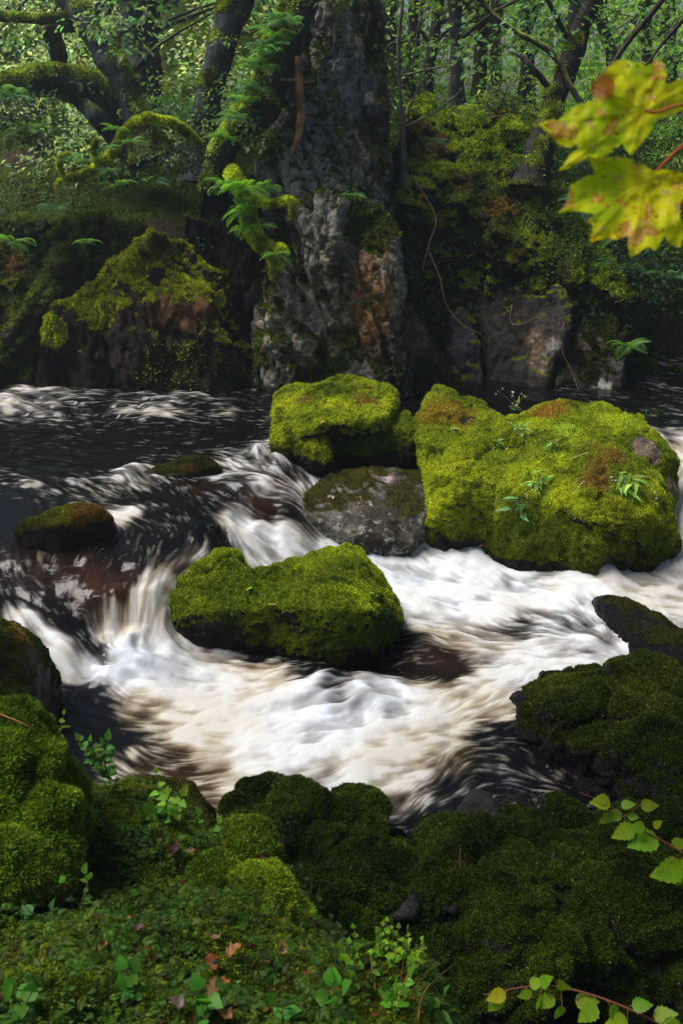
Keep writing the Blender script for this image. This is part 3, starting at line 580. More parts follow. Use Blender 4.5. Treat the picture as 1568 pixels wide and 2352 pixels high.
rock('bank_ledge', 'broad dark ledge of moss covered rock in the foreground, lower right', 'rock', [
    hull(P_((528, 1850, 3.45), (560, 1815, 3.55), (630, 1800, 3.6), (700, 1825, 3.5), (760, 1870, 3.35), (720, 1960, 3.05), (600, 1990, 2.95), (535, 1910, 3.2)), -0.2, 0.35),
    hull(P_((690, 1850, 3.4), (770, 1840, 3.45), (860, 1855, 3.4), (890, 1890, 3.3), (860, 1980, 3.0), (760, 2000, 2.95)), -0.2, 0.35),
    hull(P_((620, 1960, 3.05), (760, 1950, 3.05), (900, 1930, 3.15), (1010, 1950, 3.1), (1000, 2060, 2.8), (900, 2120, 2.65), (760, 2100, 2.65), (650, 2060, 2.75)), -0.2, 0.4),
    hull(P_((940, 1960, 3.1), (1000, 1905, 3.3), (1080, 1890, 3.35), (1180, 1870, 3.4), (1200, 2000, 3.0), (1180, 2080, 2.8), (1000, 2080, 2.75)), -0.2, 0.35),
    hull(P_((1160, 1880, 3.4), (1250, 1860, 3.45), (1310, 1845, 3.5), (1345, 1870, 3.4), (1360, 1950, 3.15), (1300, 2040, 2.9), (1180, 2020, 2.95)), -0.2, 0.35),
    hull(P_((1290, 1930, 3.2), (1450, 1880, 3.3), (1568, 1870, 3.3), (1750, 1880, 3.25), (1750, 2060, 2.85), (1500, 2060, 2.85), (1330, 2060, 2.85)), -0.2, 0.4),
    hull(P_((900, 2050, 2.82), (1050, 2020, 2.9), (1200, 2050, 2.85), (1300, 2100, 2.75), (1340, 2200, 2.6), (1250, 2330, 2.45), (1000, 2340, 2.4), (850, 2250, 2.5)), -0.3, 0.5),
    hull(P_((1240, 2060, 2.85), (1400, 2050, 2.85), (1520, 2080, 2.8), (1530, 2200, 2.68), (1480, 2300, 2.6), (1300, 2250, 2.6)), -0.4, 0.5),
    hull(P_((1460, 2060, 2.85), (1600, 2040, 2.85), (1800, 2060, 2.8), (1800, 2400, 2.5), (1560, 2380, 2.5), (1480, 2200, 2.65)), -0.6, 0.6),
    hull(P_((600, 1980, 2.95), (700, 2050, 2.75), (900, 2100, 2.65), (950, 2250, 2.4), (700, 2250, 2.4)), -0.2, 0.6)],
    voxel=0.011, smooth_it=2, big=0.05, mid=0.025, fine=0.010, lich_dots=1, fibres=250000, fh=0.013, fw=0.0036, seed=79, wl=0.0, bias=-0.26, slope=(-0.35, 0.25), crack=.07, cushion=.006, strata=0.032, sdir=(-0.5, 0.3, 0.8), sf=9, stone=(.022, .022, .024), stone2=(.008, .008, .009), moss_a=(0.055, 0.082, 0.006), moss_b=(0.014, 0.028, 0.003), lichen=.65,
    moss_spots=((640, 2010, 2.85, .08, .1), (800, 2090, 2.6, .09, 0.1), (650, 1930, 3.1, .06, .2)),
    patches=((830, 1985, 2.9, .08, (.03, .024, .02), .5), (900, 2100, 2.6, .04, (.03, .03, .033), .6)))

# ------------------------------------------------------------------ banks
def terrain(name, xs, ys, zf, spec, seed=1):
    X, Y = np.meshgrid(xs, ys, indexing='ij')
    V = np.stack([X, Y, zf(X, Y)], -1).reshape(-1, 3)
    F = grid_faces(len(xs), len(ys))
    spec = dict(spec); spec['seed'] = seed; spec['fibres'] = 0
    r, V, F, N, moss = finish_rock(name, V, F, (None, None, None), spec)
    tag(r, kind='structure')
    return V, F, N, moss
def rough(X, Y, f, o, s):
    return fbm(np.stack([X.ravel(), Y.ravel(), np.zeros(X.size)], 1), f, o, s).reshape(X.shape)
def far_z(X, Y):
    yf = 9.25 + 0.25 * rough(X, Y * 0, 0.6, 2, 301) + 0.5 * ss(2.2, 3.2, X)
    left = 1 - ss(0.3, 1.2, X)
    tl = 2.45 * ss(-0.05, 0.9, Y - yf) ** 0.8 + 0.55 * np.clip(Y - 10.3, 0, 30) ** 1.05
    tr = 2.35 * ss(-0.05, 1.0, Y - yf) ** 0.8 + 0.42 * ss(10.4, 12.2, Y) + 0.30 * ss(2.9, 2.0, X) * ss(10.0, 10.8, Y) + 0.03 * np.clip(Y - 12, 0, 10) - 0.5 * ss(2.6, 3.4, X) * ss(12, 9, Y)
    z = left * tl + (1 - left) * tr - 0.35
    bump = 0.20 * rough(X, Y, 0.9, 3, 303) + 0.10 * rough(X, Y, 2.6, 4, 304)
    return z + bump * ss(0, 0.5, Y - yf + 0.2)
SOIL = dict(stone=(0.055, 0.035, 0.02), stone2=(0.025, 0.02, 0.013), lichen=0.0, slope=(0.2, 0.85), bias=-0.05, moss_a=(0.085, 0.12, 0.015), moss_b=(0.04, 0.065, 0.012), wet=0.1)
FT = terrain('far_bank', np.arange(-9, 11, 0.06), np.concatenate([np.arange(8.6, 13, 0.05), np.arange(13, 36, 0.15)]), far_z, SOIL, 5)

# near bank: heights interpolated through measured points
NB = [(0, 2000, 2.3), (0, 2352, 1.55), (200, 2000, 2.42), (230, 1860, 2.75), (300, 1830, 2.9), (390, 1870, 2.9), (470, 1960, 2.72), (560, 1960, 2.7), (610, 2010, 2.6), (665, 2070, 2.48), (700, 2160, 2.3), (770, 2210, 2.15), (880, 2220, 2.1), (970, 2270, 2.0), (1010, 2360, 1.9),
      (500, 2352, 1.65), (500, 2150, 2.1), (300, 2150, 2.0), (750, 2352, 1.75), (400, 2000, 2.45), (100, 1800, 2.6), (550, 2060, 2.45)]
NBP = np.array([A(*p) for p in NB])
drop = []
for a, b, Y in [(230, 1860, 2.75), (300, 1830, 2.9), (390, 1870, 2.9), (470, 1960, 2.72), (610, 2010, 2.6), (700, 2160, 2.3), (880, 2220, 2.1), (1010, 2360, 1.9)]:
    p = A(a, b, Y); drop.append((p[0] + 0.22, p[1] + 0.38, -0.25)); drop.append((p[0] + 0.5, p[1] + 0.9, -0.6))
drop += [(-1.6, 3.6, 0.1), (-2.6, 3.8, 0.3), (-1.0, 4.0, -0.3), (0.5, 4.2, -0.6), (2.5, 4.0, -0.4), (1.0, 2.9, -0.4), (1.6, 2.2, -0.3), (-2.5, 2.0, 1.6), (-1.0, 0.5, 1.45), (0.4, 0.4, 1.3), (1.2, 0.6, 0.9), (2.4, 1.2, 0.5), (-2.5, 5.0, -.5), (2.8, 3.0, .2), (1.3, 1.7, 0.1), (2, 5.2, -.6), (0, 5.2, -.8), (-1, 5.2, -.8)]
NBP = np.vstack([NBP, np.array(drop)])
def tps_fit(P, z):
    d = np.hypot(P[:, None, 0] - P[None, :, 0], P[:, None, 1] - P[None, :, 1])
    K = np.where(d > 0, d * d * np.log(d + 1e-12), 0) + np.eye(len(P)) * 0.004
    Q = np.c_[np.ones(len(P)), P[:, :2]]
    M = np.block([[K, Q], [Q.T, np.zeros((3, 3))]])
    return np.linalg.solve(M, np.r_[z, 0, 0, 0])
_w = tps_fit(NBP, NBP[:, 2])
def near_z(X, Y):
    z = _w[-3] + _w[-2] * X + _w[-1] * Y
    for i, p in enumerate(NBP):
        d2 = (X - p[0]) ** 2 + (Y - p[1]) ** 2
        z = z + _w[i] * 0.5 * d2 * np.log(d2 + 1e-12)
    bil = 1 - np.abs(rough(X, Y, 3.2, 2, 313)) * 2
    return z + 0.045 * rough(X, Y, 2.0, 3, 311) + 0.05 * bil * ss(-.3, .2, z) + 0.030 * rough(X, Y, 9, 3, 312) + 0.012 * (1 - 2.2 * np.abs(rough(X, Y, 22, 2, 314)))
NT = terrain('near_bank', np.arange(-2.8, 3.0, 0.014), np.arange(0.6, 4.6, 0.014), near_z,
             dict(stone=(0.05, 0.028, 0.016), stone2=(0.018, 0.012, 0.008), lichen=0, slope=(-0.2, 0.35), bias=-0.02, moss_a=(0.05, 0.085, 0.008), moss_b=(0.018, 0.038, 0.005), wet=0.3), 9)
def fibres_on(name, T, count, fh, fw, label=None, seed=3, ymax=99, k=1.2, lean=0.8, zmin=-9, ca=(0.085, 0.14, 0.010), cb=(0.035, 0.07, 0.007)):
    """moss standing on a bank: nobody could count it"""
    V, F, N, moss = T
    r = np.random.default_rng(seed)
    q = ss(-0.45, 0.5, fbm(V, 3.1, 3, seed + 9))[:, None]
    col = np.array(ca) * q + np.array(cb) * (1 - q)
    w = ss(0.35, 0.65, moss) * in_view(V) * (V[:, 1] < ymax) * (V[:, 2] > zmin)
    f, P, NN, wt = sample_surface(V, F, N, w, count, r)
    cc = (col[f] * wt[:, :, None]).sum(1)
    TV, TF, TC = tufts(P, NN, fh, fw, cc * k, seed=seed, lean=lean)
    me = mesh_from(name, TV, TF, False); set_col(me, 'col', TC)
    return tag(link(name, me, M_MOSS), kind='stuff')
fibres_on('bank_moss', NT, 260000, 0.010, 0.0028, seed=4, zmin=0.05, ca=(.13, .17, .008), cb=(.012, .028, .004), lean=1.2)
fibres_on('moss', FT, 90000, 0.05, 0.010, seed=6, ymax=16)

# moss humps of the near bank, each a thing
def mound(label, c, rad, seed, n, k=1.0, cat='moss', name='moss_mound', more=(), fh=0.014, a=(0.22, 0.30, 0.014), b=(0.07, 0.12, 0.008), sq=(1, 1, 1), bias=1.0):
    c = np.asarray(c, float); r = np.random.default_rng(seed); pts = []
    for i in range(40):
        d = r.normal(size=3); d /= np.linalg.norm(d); pts.append(c + d * np.array(rad))
    hl = [pts]
    for c2, r2 in more: hl.append([np.asarray(c2) + (lambda q: q / np.linalg.norm(q))(r.normal(size=3)) * np.array(r2) for i in range(30)])
    rock(name, label, cat, hl, voxel=max(0.008, min(rad) * 0.06), smooth_it=10, big=0.22 * min(rad), mid=0.22 * min(rad), fine=0.010, cushion=.013, fibres=n, fh=fh, fw=0.0026, seed=seed, bias=bias, slope=(-0.6, 0.0), moss_a=a, moss_b=b, brown=-0.1, lean=1.3, fk=1.3)
GM = 'moss humps on the near bank'
mound('tall feathery moss mound at the left edge of the near bank', A(-40, 1860, 2.35), (0.24, 0.30, 0.30), 401, 130000, more=((A(110, 1890, 2.32), (.12, .16, .17)), (A(40, 1760, 2.42), (.14, .14, .15)), (A(60, 1980, 2.2), (.17, .15, .15)), (A(150, 1830, 2.45), (.07, .09, .10))), fh=0.017, a=(.13, .21, .012), b=(.035, .07, .006))
mound('round bright moss cushion on the near bank beside dead leaves', A(485, 2055, 2.45), (0.11, 0.13, 0.11), 403, 26000)
mound('yellowish moss cushion at the edge of the near bank above the dark ledge', A(560, 1975, 2.66), (0.12, 0.12, 0.12), 405, 24000, a=(.15, .17, .012))
mound('long moss hump sloping down the edge of the near bank', A(620, 2160, 2.33), (0.16, 0.20, 0.19), 407, 42000)
mound('small moss cushion above the fern at the bank edge', A(880, 2240, 2.10) - np.array((0, 0, .06)), (0.15, 0.12, 0.08), 409, 16000, a=(.12, .14, .012))
mound('low moss hump under the leafy seedlings of the near bank', A(250, 1930, 2.62), (0.19, 0.18, 0.15), 411, 34000, a=(.09, .12, .010))

# ------------------------------------------------------------------ cliff and outcrops of the far bank
def cliff(label, hulls, name='rock_outcrop', cat='rock', **k):
    d = dict(voxel=0.018, smooth_it=2, big=0.10, mid=0.08, fine=0.008, crack=.06, stretch=(1.3, 1.1, .5), cushion=.0, strata=0.03, sf=7, wl=0.5, wet=0.25, lichen=0.3, stone=(0.03, 0.026, 0.022), stone2=(0.012, 0.010, 0.008), group='rock outcrops of the far bank', fh=0.03, fw=0.008, slope=(0.0, 0.55))
    d.update(k); return rock(name, label, cat, hulls, **d)
B3 = cliff('tall grey lichen streaked rock pillar rising behind the fern covered limb', [
    hull(P_((600, 450, 9.3), (618, 400, 9.35), (632, 250, 9.6), (648, 120, 9.75), (668, 0, 9.85), (680, -160, 10), (840, -160, 10), (846, 0, 9.85), (866, 80, 9.75), (884, 140, 9.7), (898, 260, 9.6), (905, 450, 9.45), (912, 700, 9.3), (780, 430, 9.15), (730, 300, 9.3), (790, 150, 9.5), (860, 300, 9.4), (620, 700, 9.2)), 0.3, 1.3, 0.3),
    hull(P_((600, 560, 8.9), (620, 480, 8.9), (700, 468, 8.8), (760, 464, 8.7), (880, 468, 8.65), (902, 540, 8.6), (910, 640, 8.6), (916, 800, 8.7), (930, 935, 8.75), (620, 945, 8.8), (585, 800, 8.9), (760, 600, 8.6), (800, 930, 8.6), (870, 650, 8.50)), 0.3, 1.3, 0.3)],
    name='rock_pillar', seed=501, bias=-0.28, slope=(-0.1, 0.5), fibres=60000, strata=0.05, sdir=(0.85, 0.2, 0.25), sf=6, lichen=0.8, crack=.12, cdir=(.1, .1, 1), big=.14, mid=.07, fine=.024, stretch=(1.5, 1.2, .5), stone=(0.18, 0.165, 0.14), stone2=(0.04, 0.034, 0.028),
    patches=((700, 300, 9.4, .4, (.2, .2, .21), .55), (690, 430, 9.2, .35, (.36, .35, .31), .95), (780, 200, 9.5, .35, (.2, .2, .22), .6), (850, 690, 8.6, (.2, .5, .5), (.34, .16, .06), .75), (870, 640, 8.8, .12, (.5, .44, .34), .6), (820, 680, 8.75, .12, (.5, .44, .36), .95), (640, 740, 8.85, .24, (.24, .17, .10), .95), (740, 700, 8.9, .25, (.05, .03, .015), .4), (870, 290, 9.5, .22, (.03, .03, .032), .2), (700, 520, 9.1, .22, (.34, .33, .30), .9), (620, 250, 9.6, .2, (.05, .05, .052), .4)),
    moss_spots=((600, 640, 8.95, .16, .85), (600, 800, 8.95, .22, .9), (905, 760, 8.75, .14, .8), (640, 330, 9.4, .16, .7), (640, 540, 8.9, .08, .9), (720, 900, 8.7, .25, .8), (850, 520, 8.7, .25, .95), (895, 600, 8.95, .12, .95), (770, 560, 9.0, .15, .75), (880, 130, 9.75, .22, .9), (900, 300, 9.6, .14, .8), (780, 820, 8.75, .28, .8), (860, 900, 8.8, .2, .7), (650, 880, 8.9, .3, .7), (700, 640, 8.95, .1, .5)),
    moss_a=(0.10, 0.12, 0.012), moss_b=(0.045, 0.06, 0.01), moss_tints=((890, 560, 8.9, .2, (.14, .15, .012)), (780, 830, 8.8, .3, (.05, .065, .01)), (650, 880, 8.9, .3, (.03, .035, .008))))
cliff('broad brown outcrop with a bright moss mantle over its sloping left shoulder', [
    hull(P_((88, 790, 8.95), (130, 705, 9.1), (215, 640, 9.2), (330, 570, 9.35), (365, 530, 9.5), (430, 560, 9.5), (520, 660, 9.3), (560, 760, 9.15), (625, 900, 9.0), (640, 945, 8.9), (450, 950, 8.75), (250, 945, 8.8), (100, 890, 8.95), (70, 880, 9.0), (300, 700, 8.95), (420, 700, 8.9), (520, 800, 8.85)), 0.3, 1.2, 0.3)],
    seed=511, bias=-0.52, slope=(-0.05, 0.4), fibres=70000, lichen=0.25, stone=(0.03, 0.022, 0.016), stone2=(0.012, 0.009, 0.007), strata=0.02,
    patches=((420, 690, 8.9, .34, (.24, .12, .05), .4), (300, 690, 8.95, .25, (.05, .032, .02), .3), (500, 740, 8.9, .15, (.13, .10, .08), .6)),
    moss_spots=((200, 670, 9.1, .26, 1.0), (300, 620, 9.15, .18, 1.0), (120, 760, 9.0, .18, 1.0), (370, 560, 9.4, .2, 1.0), (240, 730, 8.95, .12, .9), (520, 860, 8.85, .25, .65), (500, 690, 9.2, .1, .9), (400, 860, 8.8, .5, .4)),
    moss_a=(0.40, 0.42, 0.018), moss_b=(0.13, 0.16, 0.01), moss_tints=((520, 860, 8.85, .35, (.035, .045, .008)), (380, 560, 9.4, .2, (.08, .09, .01))))
B2 = cliff('dark bank with draped ridges of moss left of the brown outcrop', [
    hull(P_((-200, 500, 9.7), (0, 500, 9.65), (130, 530, 9.6), (300, 500, 9.8), (330, 560, 9.6), (180, 640, 9.35), (60, 800, 9.1), (70, 900, 9.0), (-200, 900, 8.9)), 0.3, 1.0, 0.3)],
    name='mossy_bank', cat='bank', seed=517, bias=0.05, cushion=.015, fibres=50000, strata=0.05, sdir=(0.75, 0.1, -0.6), sf=5, moss_a=(0.09, 0.12, 0.012), moss_b=(0.02, 0.03, 0.006), big=.12, mid=.1)
B1 = cliff('undercut mossy bank top right of the rock pillar, under the curved tree', [
    hull(P_((925, 420, 9.9), (945, 300, 10.4), (1010, 285, 10.7), (1100, 300, 10.8), (1200, 330, 10.7), (1250, 370, 10.5), (1210, 470, 9.9), (1050, 470, 9.85)), 1.2, 1.2, 0.15),
    hull(P_((1050, 420, 10.0), (1200, 400, 10.2), (1290, 450, 10.0), (1340, 540, 9.8), (1400, 620, 9.6), (1445, 700, 9.4), (1330, 660, 9.4), (1200, 560, 9.5), (1120, 520, 9.6)), 1.0, 1.0, 0.2)],
    name='mossy_bank', cat='bank', seed=521, bias=0.10, cushion=.02, fibres=90000, moss_a=(0.32, 0.40, 0.018), moss_b=(0.06, 0.09, 0.01), big=.14, mid=.12, brown=.12, group=None)
cliff('mossy hump of fallen wood on the bank between the slender trunks', [
    hull(P_((940, 260, 11.2), (960, 215, 11.4), (990, 225, 11.4), (1000, 262, 11.2)), 2.4, .5),
    hull(P_((990, 262, 11.3), (1060, 245, 11.5), (1120, 212, 11.6), (1145, 205, 11.6), (1180, 225, 11.5), (1240, 265, 11.2), (1240, 300, 11.0), (1000, 300, 11.0)), 2.4, .5)],
    name='moss_hump', cat='moss', seed=523, bias=0.3, fibres=40000, moss_a=(0.34, 0.42, 0.018), moss_b=(0.08, 0.11, 0.01), big=.06, mid=.08, strata=0, group=None, wl=None)
cliff('dark root bound hollow between the brown outcrop and the pillar', [
    hull(P_((430, 480, 9.8), (500, 430, 9.7), (560, 420, 9.55), (618, 430, 9.5), (625, 700, 9.35), (620, 940, 9.15), (560, 940, 9.25), (530, 760, 9.5), (470, 600, 9.7)), 0.3, 0.8, 0.3)],
    seed=529, bias=-0.25, stone=(0.02, 0.016, 0.013), stone2=(.008, .007, .006), fibres=9000, moss_a=(.06, .08, .01), moss_b=(.02, .03, .006), strata=.05)
cliff('dark cracked rock foot right of the pillar', [
    hull(P_((912, 640, 9.2), (945, 690, 9.2), (1000, 780, 9.1), (1050, 870, 9.0), (1075, 940, 8.9), (925, 945, 8.8), (925, 760, 9.0)), 0.3, 1.0, 0.3)],
    seed=531, smooth_it=1, big=.03, mid=.035, crack=.025, fine=.012, stretch=(1.6, 1, .6), bias=-0.3, stone=(0.06, 0.045, 0.045), strata=0.03, sdir=(0.8, 0.2, 0.5), fibres=9000, patches=((950, 780, 9.1, .2, (.09, .07, .05), .6),), moss_spots=((960, 850, 9.0, .15, .8),), moss_a=(.04, .055, .01), moss_b=(.03, .04, .008))
cliff('smooth grey slab leaning in the shadow behind the big boulder', [
    hull(P_((1035, 730, 9.5), (1060, 705, 9.55), (1098, 740, 9.5), (1110, 860, 9.2), (1105, 940, 9.1), (1045, 930, 9.1)), 0.3, 0.5, 0.3)],
    seed=533, smooth_it=1, big=.03, mid=.035, crack=.025, fine=.012, stretch=(1.6, 1, .6), bias=-0.4, stone=(0.05, 0.052, 0.06), stone2=(.035, .036, .04), strata=0.008, lichen=.1)
cliff('dark tilted rock wall under the mossy bank, flecked with white lichen', [
    hull(P_((1100, 720, 9.7), (1150, 560, 9.9), (1300, 600, 9.7), (1320, 680, 9.4), (1290, 760, 9.2), (1230, 940, 9.0), (1110, 940, 9.1)), 0.3, 0.9, 0.3),
    hull(P_((1175, 880, 9.1), (1215, 780, 9.2), (1280, 650, 9.4), (1318, 690, 9.3), (1300, 760, 9.1), (1262, 850, 9.0), (1230, 930, 8.9)), 0.3, 0.6, 0.3)],
    seed=537, smooth_it=1, big=.03, mid=.035, crack=.025, fine=.012, stretch=(1.6, 1, .6), bias=-0.42, strata=0.035, sdir=(0.85, 0.15, 0.45), sf=5, lichen=0.5, stone=(0.05, 0.045, 0.04), patches=((1235, 800, 9.1, (.12, .4, .25), (.15, .10, .06), .75), (1270, 790, 9.1, .1, (.2, .18, .15), .8), (1150, 850, 9.2, .25, (.03, .03, .028), .3)))
cliff('tilted split rock stack with white lichen patches at the right end of the cliff', [
    hull(P_((1270, 900, 9.0), (1310, 780, 9.2), (1345, 690, 9.4), (1385, 675, 9.45), (1420, 730, 9.3), (1415, 800, 9.1), (1390, 870, 8.95), (1380, 940, 8.8), (1270, 945, 8.9)), 0.3, 0.8, 0.3),
    hull(P_((1385, 925, 8.85), (1405, 840, 9.0), (1440, 745, 9.2), (1455, 750, 9.2), (1430, 850, 9.0), (1400, 930, 8.8)), 0.3, 0.4, 0.3)],
    seed=541, smooth_it=1, big=.03, mid=.035, crack=.025, fine=.012, stretch=(1.6, 1, .6), bias=-0.38, strata=0.035, sdir=(0.85, 0.15, 0.5), sf=6, lichen=0.5, stone=(0.06, 0.052, 0.045), patches=((1365, 740, 9.35, .12, (.6, .6, .55), 1.2), (1385, 890, 8.9, .09, (.55, .55, .5), 1.1), (1350, 780, 9.2, .15, (.14, .10, .07), .7), (1420, 830, 9.0, .1, (.12, .12, .13), .6)),
    moss_spots=((1350, 860, 9.0, .12, .9), (1300, 900, 9.0, .15, .8)), moss_a=(.06, .075, .01), moss_b=(.03, .04, .008), fibres=7000)
cliff('low round mossy boulder at the water edge beyond the big boulder', [
    hull(P_((1415, 880, 9.3), (1430, 825, 9.5), (1465, 815, 9.55), (1500, 835, 9.5), (1512, 890, 9.3), (1490, 915, 9.2), (1425, 915, 9.2)), 0.3, 0.4, 0.3),
    hull(P_((1500, 880, 9.4), (1560, 850, 9.6), (1640, 880, 9.5), (1640, 930, 9.2), (1510, 925, 9.2)), 0.3, 0.4, 0.3)],
    name='boulder', cat='boulder', seed=547, bias=0.1, moss_a=(.06, .085, .01), moss_b=(.03, .045, .008), fibres=14000, group=None, strata=0)

# ------------------------------------------------------------------ leaves, ferns, stems
def inst(TV, TF, P, ax, ay, az, sc):
    """many copies of a small template as one set of arrays; ax is its length, az its upper side"""
    n, k = len(P), len(TV)
    sc = np.asarray(sc, float).reshape(n, 1)
    V = P[:, None, :] + sc[:, :, None] * (TV[None, :, 0:1] * ax[:, None] + TV[None, :, 1:2] * ay[:, None] + TV[None, :, 2:3] * az[:, None])
    F = (TF[None] + (np.arange(n) * k)[:, None, None]).reshape(-1, TF.shape[1])
    return V.reshape(-1, 3), F
def frame(d, upv):
    d = d / (np.linalg.norm(d, axis=1)[:, None] + 1e-9)
    s = np.cross(upv, d); s /= np.linalg.norm(s, axis=1)[:, None] + 1e-9
    return d, s, np.cross(d, s)
LEAF4 = (np.array([(0, 0, 0), (.45, .30, .06), (1, 0, -.10), (.45, -.30, .06)]), np.array([(0, 1, 2, 3)]))
def ovate(w=0.36, n=5, fold=0.10, droop=0.18, tooth=0.0):
    xs = np.linspace(0, 1, n + 1); V = []
    for i, x in enumerate(xs):
        y = w * (math.sin(math.pi * x ** 0.72) ** 0.85 * (1.12 - .4 * x) if 0 < x < 1 else 0.004) * (1 + (tooth if i % 2 else -tooth))
        z = -droop * x * x
        V += [(x, -y, z + fold * y / w), (x, 0, z), (x, y, z + fold * y / w)]
    F = []
    for i in range(n):
        a = 3 * i; F += [(a, a + 3, a + 4, a + 1), (a + 1, a + 4, a + 5, a + 2)]
    return np.array(V), np.array(F)
LEAF_O = ovate(); LEAF_R = ovate(0.46, 6, 0.08, 0.2, 0.05)
def leaf_cols(n, k, base, cv=0.25, seed=1, alt=None, pa=0.0):
    r = np.random.default_rng(seed); c = np.asarray(base, float)[None] * np.exp(r.normal(size=(n, 1)) * cv)
    c[:, 0] *= np.exp(r.normal(size=n) * 0.2)
    if alt is not None:
        m = r.uniform(size=n) < pa; c[m] = np.asarray(alt) * np.exp(r.normal(size=(m.sum(), 1)) * cv)
    return np.repeat(c, k, 0)
def tube(path, rad, seg=8, rough=0.0, seed=0, f=12.0):
    """tapered tube through path points; returns V, F"""
    P = np.asarray(path, float); n = len(P); rad = np.broadcast_to(np.asarray(rad, float), (n,))
    T = np.gradient(P, axis=0); T /= np.linalg.norm(T, axis=1)[:, None] + 1e-9
    u = np.array((0.31, 0.22, 0.93)) if abs(T[0, 2]) < 0.9 else np.array((0.9, 0.3, 0.1)); rings = []
    for i in range(n):
        a = np.cross(T[i], u); a /= np.linalg.norm(a) + 1e-9; b = np.cross(T[i], a); u = np.cross(a, T[i])
        th = np.linspace(0, 2 * math.pi, seg, endpoint=False)
        rings.append(P[i] + rad[i] * (np.cos(th)[:, None] * a + np.sin(th)[:, None] * b))
    V = np.concatenate(rings)
    if rough:
        c = np.repeat(P, seg, 0); d = V - c
        V = c + d * (1 + rough * fbm(V, f, 3, seed)[:, None])
    idx = np.arange(n * seg).reshape(n, seg); nx = np.roll(idx, -1, 1)
    F = np.stack([idx[:-1], nx[:-1], nx[1:], idx[1:]], -1).reshape(-1, 4)
    return V, F
def smooth_path(pts, n):
    P = np.asarray(pts, float); m = len(P); t = np.linspace(0, m - 1, n); out = []
    Q = np.vstack([2 * P[0] - P[1], P, 2 * P[-1] - P[-2]])
    for s in t:
        i = min(int(s), m - 2); u = s - i; p0, p1, p2, p3 = Q[i], Q[i + 1], Q[i + 2], Q[i + 3]
        out.append(0.5 * ((2 * p1) + (-p0 + p2) * u + (2 * p0 - 5 * p1 + 4 * p2 - p3) * u * u + (-p0 + 3 * p1 - 3 * p2 + p3) * u ** 3))
    return np.array(out)
def join(parts):
    V, F, k = [], [], 0
    for v, f in parts: V.append(v); F.append(f + k); k += len(v)
    return np.vstack(V), np.vstack(F)
def bark_mesh(name, V, F, org, bark=(0.035, 0.030, 0.026), moss=(0.10, 0.13, 0.015), mossy=0.5, parent=None, seed=1):
    me = mesh_from(name, V - org, F); V0, N = arrays(me); 
    nf = fbm(V, 6, 4, seed)
    w = ss(0.1, 0.7, N[:, 2] * 1.2 + nf * 0.9 + (mossy - 0.5) * 2.0)[:, None]
    c = np.asarray(bark) * (1 - w) + np.asarray(moss) * w
    set_col(me, 'col', c); return link(name, me, M_BARK, parent), N, w[:, 0]
def fuzz(V, F, N, w, org, cnt, hh, ww, col, parent, seed=1, down=0.5, name='moss'):
    r = np.random.default_rng(seed)
    f, P, NN, wt = sample_surface(V, F, N, np.clip(w, 0, 1) * in_view(V), cnt, r)
    if not len(P): return
    q = 0.35 + 0.95 * ss(-0.4, 0.4, fbm(P, 11, 3, seed))[:, None]
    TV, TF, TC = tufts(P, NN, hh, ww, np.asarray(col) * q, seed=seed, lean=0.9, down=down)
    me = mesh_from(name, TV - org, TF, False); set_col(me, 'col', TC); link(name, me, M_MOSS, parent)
def leaf_cloud(centres, per, rad, size, base, seed, tmpl=LEAF4, flat=0.55, cv=0.3, alt=None, pa=0.0, droop=0.35):
    """sprays: per leaves around each centre, lying roughly level and drooping"""
    r = np.random.default_rng(seed); c = np.asarray(centres, float); n = len(c) * per
    ci = np.repeat(np.arange(len(c)), per)
    tilt = r.normal(size=(len(c), 3)) * 0.35; tilt[:, 2] = 1; tilt /= np.linalg.norm(tilt, axis=1)[:, None]
    off = r.normal(size=(n, 3)) * np.asarray(rad); tn = tilt[ci]
    off -= tn * (off * tn).sum(1)[:, None] * flat
    P = c[ci] + off
    d = off + r.normal(size=(n, 3)) * np.asarray(rad).mean() * 0.5; d /= np.linalg.norm(d, axis=1)[:, None] + 1e-9; d[:, 2] -= droop
    upv = tn + r.normal(size=(n, 3)) * 0.45
    ax, ay, az = frame(d, upv)
    V, F = inst(tmpl[0], tmpl[1], P, ax, ay, az, size * r.uniform(0.55, 1.25, n))
    k = np.repeat(np.exp(r.normal(size=len(c)) * 0.22)[ci], len(tmpl[0]))[:, None]
    return V, F, leaf_cols(n, len(tmpl[0]), base, cv, seed, alt, pa) * k

